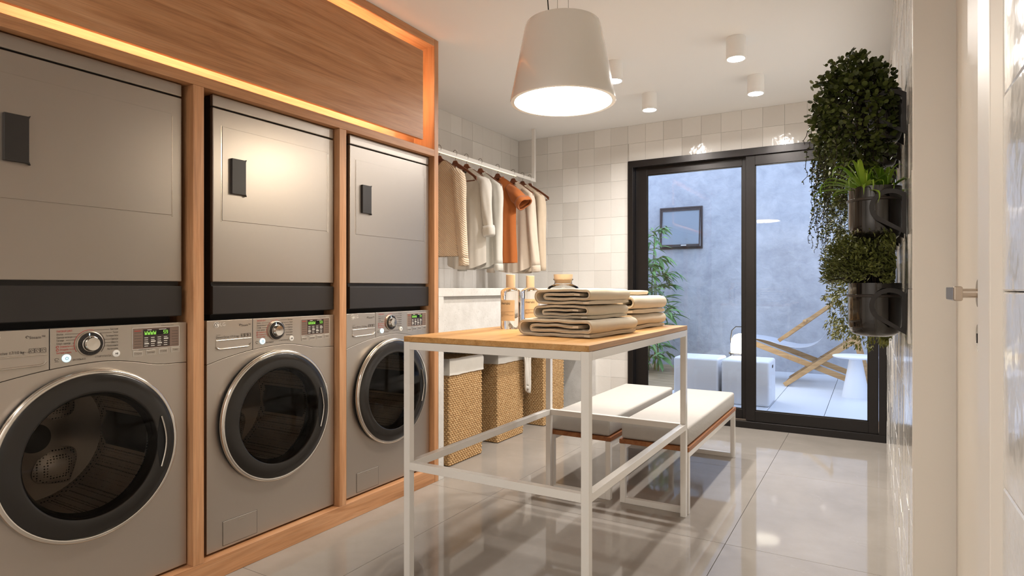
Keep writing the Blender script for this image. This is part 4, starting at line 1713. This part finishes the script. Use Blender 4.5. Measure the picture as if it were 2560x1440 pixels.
def bush(y, z, label, rnd, n, rad, tall, mat='leaf_bush', hang=0.):
    t = thing('leafy_bush', label, 'plant', (PX, y, z), group='fine-leaved bushes in wall pots')
    lv = B()
    st = B()
    for k in range(n):
        a = rnd.uniform(0, 2 * PI)
        e = rnd.uniform(.05, 1) ** .6
        rr = rad * e
        hgt = tall * (rnd.uniform(.15, 1)) * (1 - .45 * e * e)
        if hang and rnd.random() < .5:
            hgt = -hang * rnd.random()
            rr = rad * rnd.uniform(.75, 1.05)
        p = Vector((rr * math.cos(a), rr * math.sin(a) * 1.1, hgt))
        if p.x > WALLX - .02:
            p.x = WALLX - .02 - rnd.uniform(0, .03)
        base = Vector((p.x * .25, p.y * .25, -.01))
        if hgt > 0:
            st.tube([base, base.lerp(p, .6) + Vector((0, 0, .02)), p], .0011, 3, caps=False)
        for q in range(17):
            d = (p - base).normalized() + Vector((rnd.uniform(-1, 1), rnd.uniform(-1, 1), rnd.uniform(-.7, .9)))
            pp = p + Vector((rnd.uniform(-1, 1), rnd.uniform(-1, 1), rnd.uniform(-1, 1))) * .014
            pp.x = min(pp.x, WALLX - .02)
            if pp.x > WALLX - .045:
                d.x = -abs(d.x)
            s = rnd.uniform(.012, .021)
            lv.merge(LANCE.v, LANCE.f, Matrix.Translation(pp) @ orient(d, roll=rnd.uniform(-1, 1)).to_4x4() @ Matrix.Diagonal((s * 1.4, s, s, 1)))
    st.build('stems', 'stem_dark', t, fix=False)
    lv.build('foliage', mat, t, kind='stuff', fix=False, smooth=170)
    return t

def strap_plant(y, z, label, rnd, objs):
    t = thing('strap_leaf_plant', label, 'plant', (PX, y, z), group='bright strap-leaved plants')
    for cy_ in (-.035, .05):
        cx = -.03 if cy_ < 0 else .03
        for k in range(40):
            a = k * 2.4
            e = .25 + .75 * (k / 40)
            d = Vector((math.cos(a), math.sin(a), lerp(.75, -.55, k / 40)))
            s = rnd.uniform(.17, .23) * (.7 + .3 * e)
            if d.x > 0:
                d.x *= .35
                s *= .75
            put_leaf(STRAP_ME, t, Vector((cx, cy_, .0)), d, s, 0)
    return t
rnd = random.Random(21)
rows_z = [1.683, 1.360, 1.037]
names_r = ['top', 'middle', 'bottom']
names_c = ['nearest', 'second', 'farthest']
for ci, y in enumerate((2.43, 2.91, 3.39)):
    for ri, z in enumerate(rows_z):
        make_pot(y, z, '%s dark glazed wall pot in the %s row' % (names_c[ci], names_r[ri]))
trailing(2.43, rows_z[0] + PH - .01, 'round-leaved trailing plant in the nearest top pot', rnd, 295, 3000, .0170, (-.052, 0, -.055), (.135, .15, .195), 16, .30)
trailing(2.91, rows_z[0] + PH - .01, 'round-leaved trailing plant in the second top pot', rnd, 0, 1200, .020, (-.06, 0, -.03), (.15, .15, .17), 22, .42)
trailing(3.39, rows_z[0] + PH - .01, 'round-leaved trailing plant in the farthest top pot', rnd, 0, 1200, .021, (-.07, 0, -.03), (.18, .16, .17), 26, .5)
strap_plant(2.43, rows_z[1] + PH - .012, 'bright strap-leaved plant in the nearest middle pot', rnd, 1)
bush(2.91, rows_z[1] + PH - .012, 'fine-leaved bush in the second middle pot', rnd, 230, .15, .14, 'leaf_bush', .22)
bush(3.39, rows_z[1] + PH - .012, 'fine-leaved bush in the farthest middle pot', rnd, 260, .20, .16, 'leaf_bush', .3)
bush(2.43, rows_z[2] + PH - .012, 'dense fine-leaved bush in the nearest bottom pot', rnd, 560, .15, .20, 'leaf_bush')
bush(2.91, rows_z[2] + PH - .012, 'yellow-green hanging bush in the second bottom pot', rnd, 260, .155, .13, 'leaf_yellow', .22)
bush(3.39, rows_z[2] + PH - .012, 'yellow-green hanging bush in the farthest bottom pot', rnd, 260, .20, .14, 'leaf_yellow', .27)

# ================================================================== COURTYARD
YO = 9.55
wo = B().box(-4.6, 1.6, YO, YO + .2, -.1, 3.9).build('wall_outside', 'stucco', kind='structure')
wo['label'] = 'tall blue-grey stucco courtyard wall'
B().box(-4.8, -4.6, YB + .16, YO + .2, -.1, 3.0).build('wall_outside_left', 'stucco', kind='structure')
B().box(1.6, 1.8, YB + .16, YO + .2, -.1, 3.0).build('wall_outside_right', 'stucco', kind='structure')
pf_ = B().box(-4.6, 1.6, YB + .16, YO, -.12, -.03).build('floor_outside', 'patio_joint', kind='structure')
gx = [-2.02, -1.386, -.887, -.388, .111, .61, 1.11, 1.6]
gy = [6.43, 7.95, YO]
for i in range(len(gx) - 1):
    for j in range(2):
        box('patio_slab', 'patio_tile', gx[i] + .003, gx[i + 1] - .003, gy[j] + .003, gy[j + 1] - .003, -.03, 0, pf_, .001)
x = -2.02
k = 0
while x < 1.5:
    box('deck_board', 'chair_wood', x + .004, x + .121, YB + .18, 6.427, -.03, .0, pf_, .002)
    x += .125
y = YB + .18
while y < YO - .02:
    box('deck_board', 'deck_wood', -4.6, -2.026, y + .003, min(y + .137, YO), -.03, 0, pf_, .002)
    y += .14

# window in the outside wall
w1 = thing('window_1', 'small dark-framed top-hung window in the courtyard wall', None, (-2.557, YO, 2.13), kind='structure')
fo = B()
hw, hh = .328, .325
for a in ((-hw, hw, hh - .03, hh), (-hw, hw, -hh, -hh + .035), (-hw, -hw + .025, -hh + .035, hh - .03), (hw - .025, hw, -hh + .035, hh - .03)):
    fo.box(a[0], a[1], -.03, -.001, a[2], a[3])
fo.build('window_frame', 'window_frame_out', w1, .003)
B().box(-hw + .025, hw - .025, -.012, -.002, -hh + .035, hh - .03).build('pane', 'window_void', w1)
sh = B()
for a in ((-.30, .30, .262, .287), (-.30, .30, -.295, -.262), (-.30, -.285, -.262, .262), (.285, .30, -.262, .262)):
    sh.box(a[0], a[1], -.045, -.03, a[2], a[3])
so = sh.build('sash', 'window_frame_out', w1, .002)
so.rotation_euler = (R(-5), 0, 0)
so.location = (0, -.018, 0)
B().box(-.285, .285, -.042, -.034, -.262, .262).build('sash_pane', 'pane_glass', so)
B().box(.02, .10, -.06, -.045, -.285, -.272).build('handle', 'white_plastic', so)

# stools
def make_stool(x0, x1, y0, label):
    t = thing('cube_stool', label, 'stool', ((x0 + x1) / 2, y0 + .23, 0), group='white cube stools in the courtyard')
    w = (x1 - x0) / 2
    b = B().box(-w, w, -.23, .23, 0, .458).build('seat_block', 'ottoman_plastic', t)
    md = b.modifiers.new('bevel', 'BEVEL')
    md.width = .025
    md.segments = 4
    b.data.polygons.foreach_set('use_smooth', [True] * len(b.data.polygons))
    B().box(w - .001, w + .002, -.04, .04, .375, .405).build('grip_slot', 'black_matte', t, .002)
    return t
make_stool(-1.352, -.887, 6.60, 'white cube stool nearer the lounge chair')
make_stool(-1.85, -1.388, 6.60, 'white cube stool nearer the bamboo')

# portable lantern behind the stools
ln = thing('lantern', 'glowing portable lantern standing behind the white stools', 'lantern', (-1.33, 7.55, 0))
B().lathe([(0, .44), (.10, .44), (.108, .47), (.108, .53), (.098, .60), (.07, .645), (.02, .665), (0, .667)], 36).build('glass_dome', 'lantern_glow', ln, smooth=60)
B().lathe([(.125, .425), (.13, .43), (.13, .445), (.1, .445)], 36).build('ring', 'nickel', ln, smooth=60)
for a in range(4):
    an = R(45 + 90 * a)
    B().tube([(.15 * math.cos(an), .15 * math.sin(an), 0), (.128 * math.cos(an), .128 * math.sin(an), .44)], .007, 8).build('leg', 'black_matte', ln, smooth=60)
B().tube([(.10, 0, .50), (.11, 0, .60), (.095, 0, .70), (.05, 0, .745), (-.05, 0, .745), (-.095, 0, .70), (-.11, 0, .60), (-.1, 0, .50)], .006, 8).build('carry_handle', 'black_matte', ln, smooth=60)

# sling lounge chair
CHY0, CHY1 = 8.15, 8.80
ch = thing('lounge_chair', 'low wooden sling lounge chair with grey canvas in the courtyard', 'chair', (-.75, 8.475, 0))
def cpt(x, y, z):
    return (x + .75, y - 8.475, z)
for y in (CHY0, CHY1):
    B().bar(cpt(-.925, y, .015), cpt(-.16, y, .60), .028, .055).build('back_leg', 'chair_wood', ch, .004)
    B().bar(cpt(-1.42, y + .05, .555), cpt(-.02, y + .05, .045), .028, .065).build('seat_rail', 'chair_wood', ch, .004)
    B().bar(cpt(-1.0, y + .10, .545), cpt(-.40, y + .10, 1.02), .028, .045).build('back_rail', 'chair_wood', ch, .004)
    B().bar(cpt(-.165, y - .02, .60), cpt(-.02, y - .02, .03), .028, .05).build('prop', 'chair_wood', ch, .004)
for x, z in ((-.90, .035), (-.04, .05), (-1.40, .555), (-.42, 1.0), (-.70, .80), (-.56, .30)):
    B().bar(cpt(x, CHY0 - .01, z), cpt(x, CHY1 + .12, z), .04, .03).build('cross_bar', 'chair_wood', ch, .003)
sl_ = B()
sp = [(-1.40, .575), (-1.15, .545), (-.95, .49), (-.75, .47), (-.58, .53), (-.45, .70), (-.40, .88), (-.395, 1.02)]
def slf(u, v):
    q = u * (len(sp) - 1)
    i = min(int(q), len(sp) - 2)
    f0 = q - i
    p0, p1, p2, p3 = sp[max(0, i - 1)], sp[i], sp[i + 1], sp[min(len(sp) - 1, i + 2)]
    o = []
    for k in (0, 1):
        o.append(.5 * ((2 * p1[k]) + (-p0[k] + p2[k]) * f0 + (2 * p0[k] - 5 * p1[k] + 4 * p2[k] - p3[k]) * f0 ** 2 + (-p0[k] + 3 * p1[k] - 3 * p2[k] + p3[k]) * f0 ** 3))
    return cpt(o[0], lerp(CHY0 + .07, CHY1 + .05, v), o[1])
sl_.grid(slf, 36, 6)
so = sl_.build('sling', 'sling_fabric', ch, smooth=170)
md = so.modifiers.new('s', 'SOLIDIFY')
md.thickness = .004

# cone side table
st_ = thing('side_table', 'white round side table on a cone base beside the lounge chair', 'table', (-.155, 7.72, 0))
B().lathe([(0, 0), (.135, 0), (.135, .01), (.06, .43), (0, .43)], 48).build('cone_base', 'ottoman_plastic', st_, smooth=40)
B().lathe([(0, .43), (.19, .43), (.225, .44), (.228, .452), (.22, .457), (0, .457)], 56).build('round_top', 'ottoman_plastic', st_, smooth=40)

# bamboo at the left of the glass
bm_ = thing('bamboo', 'leafy green bamboo clump seen through the left glass panel', 'plant', (-2.80, 8.60, 0))
rb = random.Random(5)
stems = []
for k in range(7):
    bx, by = rb.uniform(-.30, .16), rb.uniform(-.25, .25)
    h_ = rb.uniform(1.5, 2.05)
    lean = rb.uniform(-.05, .10)
    pts = [(bx + lean * v * v, by + .05 * math.sin(v * 3 + k), h_ * v) for v in [i / 10 for i in range(11)]]
    B().tube(pts, [.012 * (1 - .6 * i / 10) for i in range(11)], 8).build('cane', 'leaf_yellow', bm_, smooth=60)
    stems.append(pts)
nleaf = 0
for pts in stems:
    for i in range(1, 11):
        for q in range(3):
            a = rb.uniform(0, 2 * PI)
            p = Vector(pts[i])
            d = Vector((math.cos(a), math.sin(a) * .8, rb.uniform(.05, .5)))
            L = rb.uniform(.12, .30)
            tip = p + d * L
            for w_ in range(rb.randint(3, 4)):
                q_ = rb.uniform(.45, 1.0)
                pp = p + d * (L * q_)
                dd = d + Vector((rb.uniform(-.7, .7), rb.uniform(-.7, .7), rb.uniform(-.7, .1)))
                if nleaf < 298:
                    put_leaf(BAMB_ME, bm_, pp, dd, rb.uniform(.17, .28), rb.uniform(-.5, .5))
                    nleaf += 1
                else:
                    stems_extra = globals().setdefault('bam_extra', B())
                    stems_extra.merge(BAMB.v, BAMB.f, Matrix.Translation(pp) @ orient(dd, roll=rb.uniform(-.5, .5)).to_4x4() @ Matrix.Scale(rb.uniform(.13, .22), 4))
            tw = globals().setdefault('bam_twigs', B())
            tw.tube([p, tip], .0025, 4, caps=False)
bam_twigs.build('twigs', 'leaf_yellow', bm_, fix=False)
if 'bam_extra' in globals():
    bam_extra.build('foliage', 'leaf_bamboo', bm_, kind='stuff', fix=False, smooth=170)
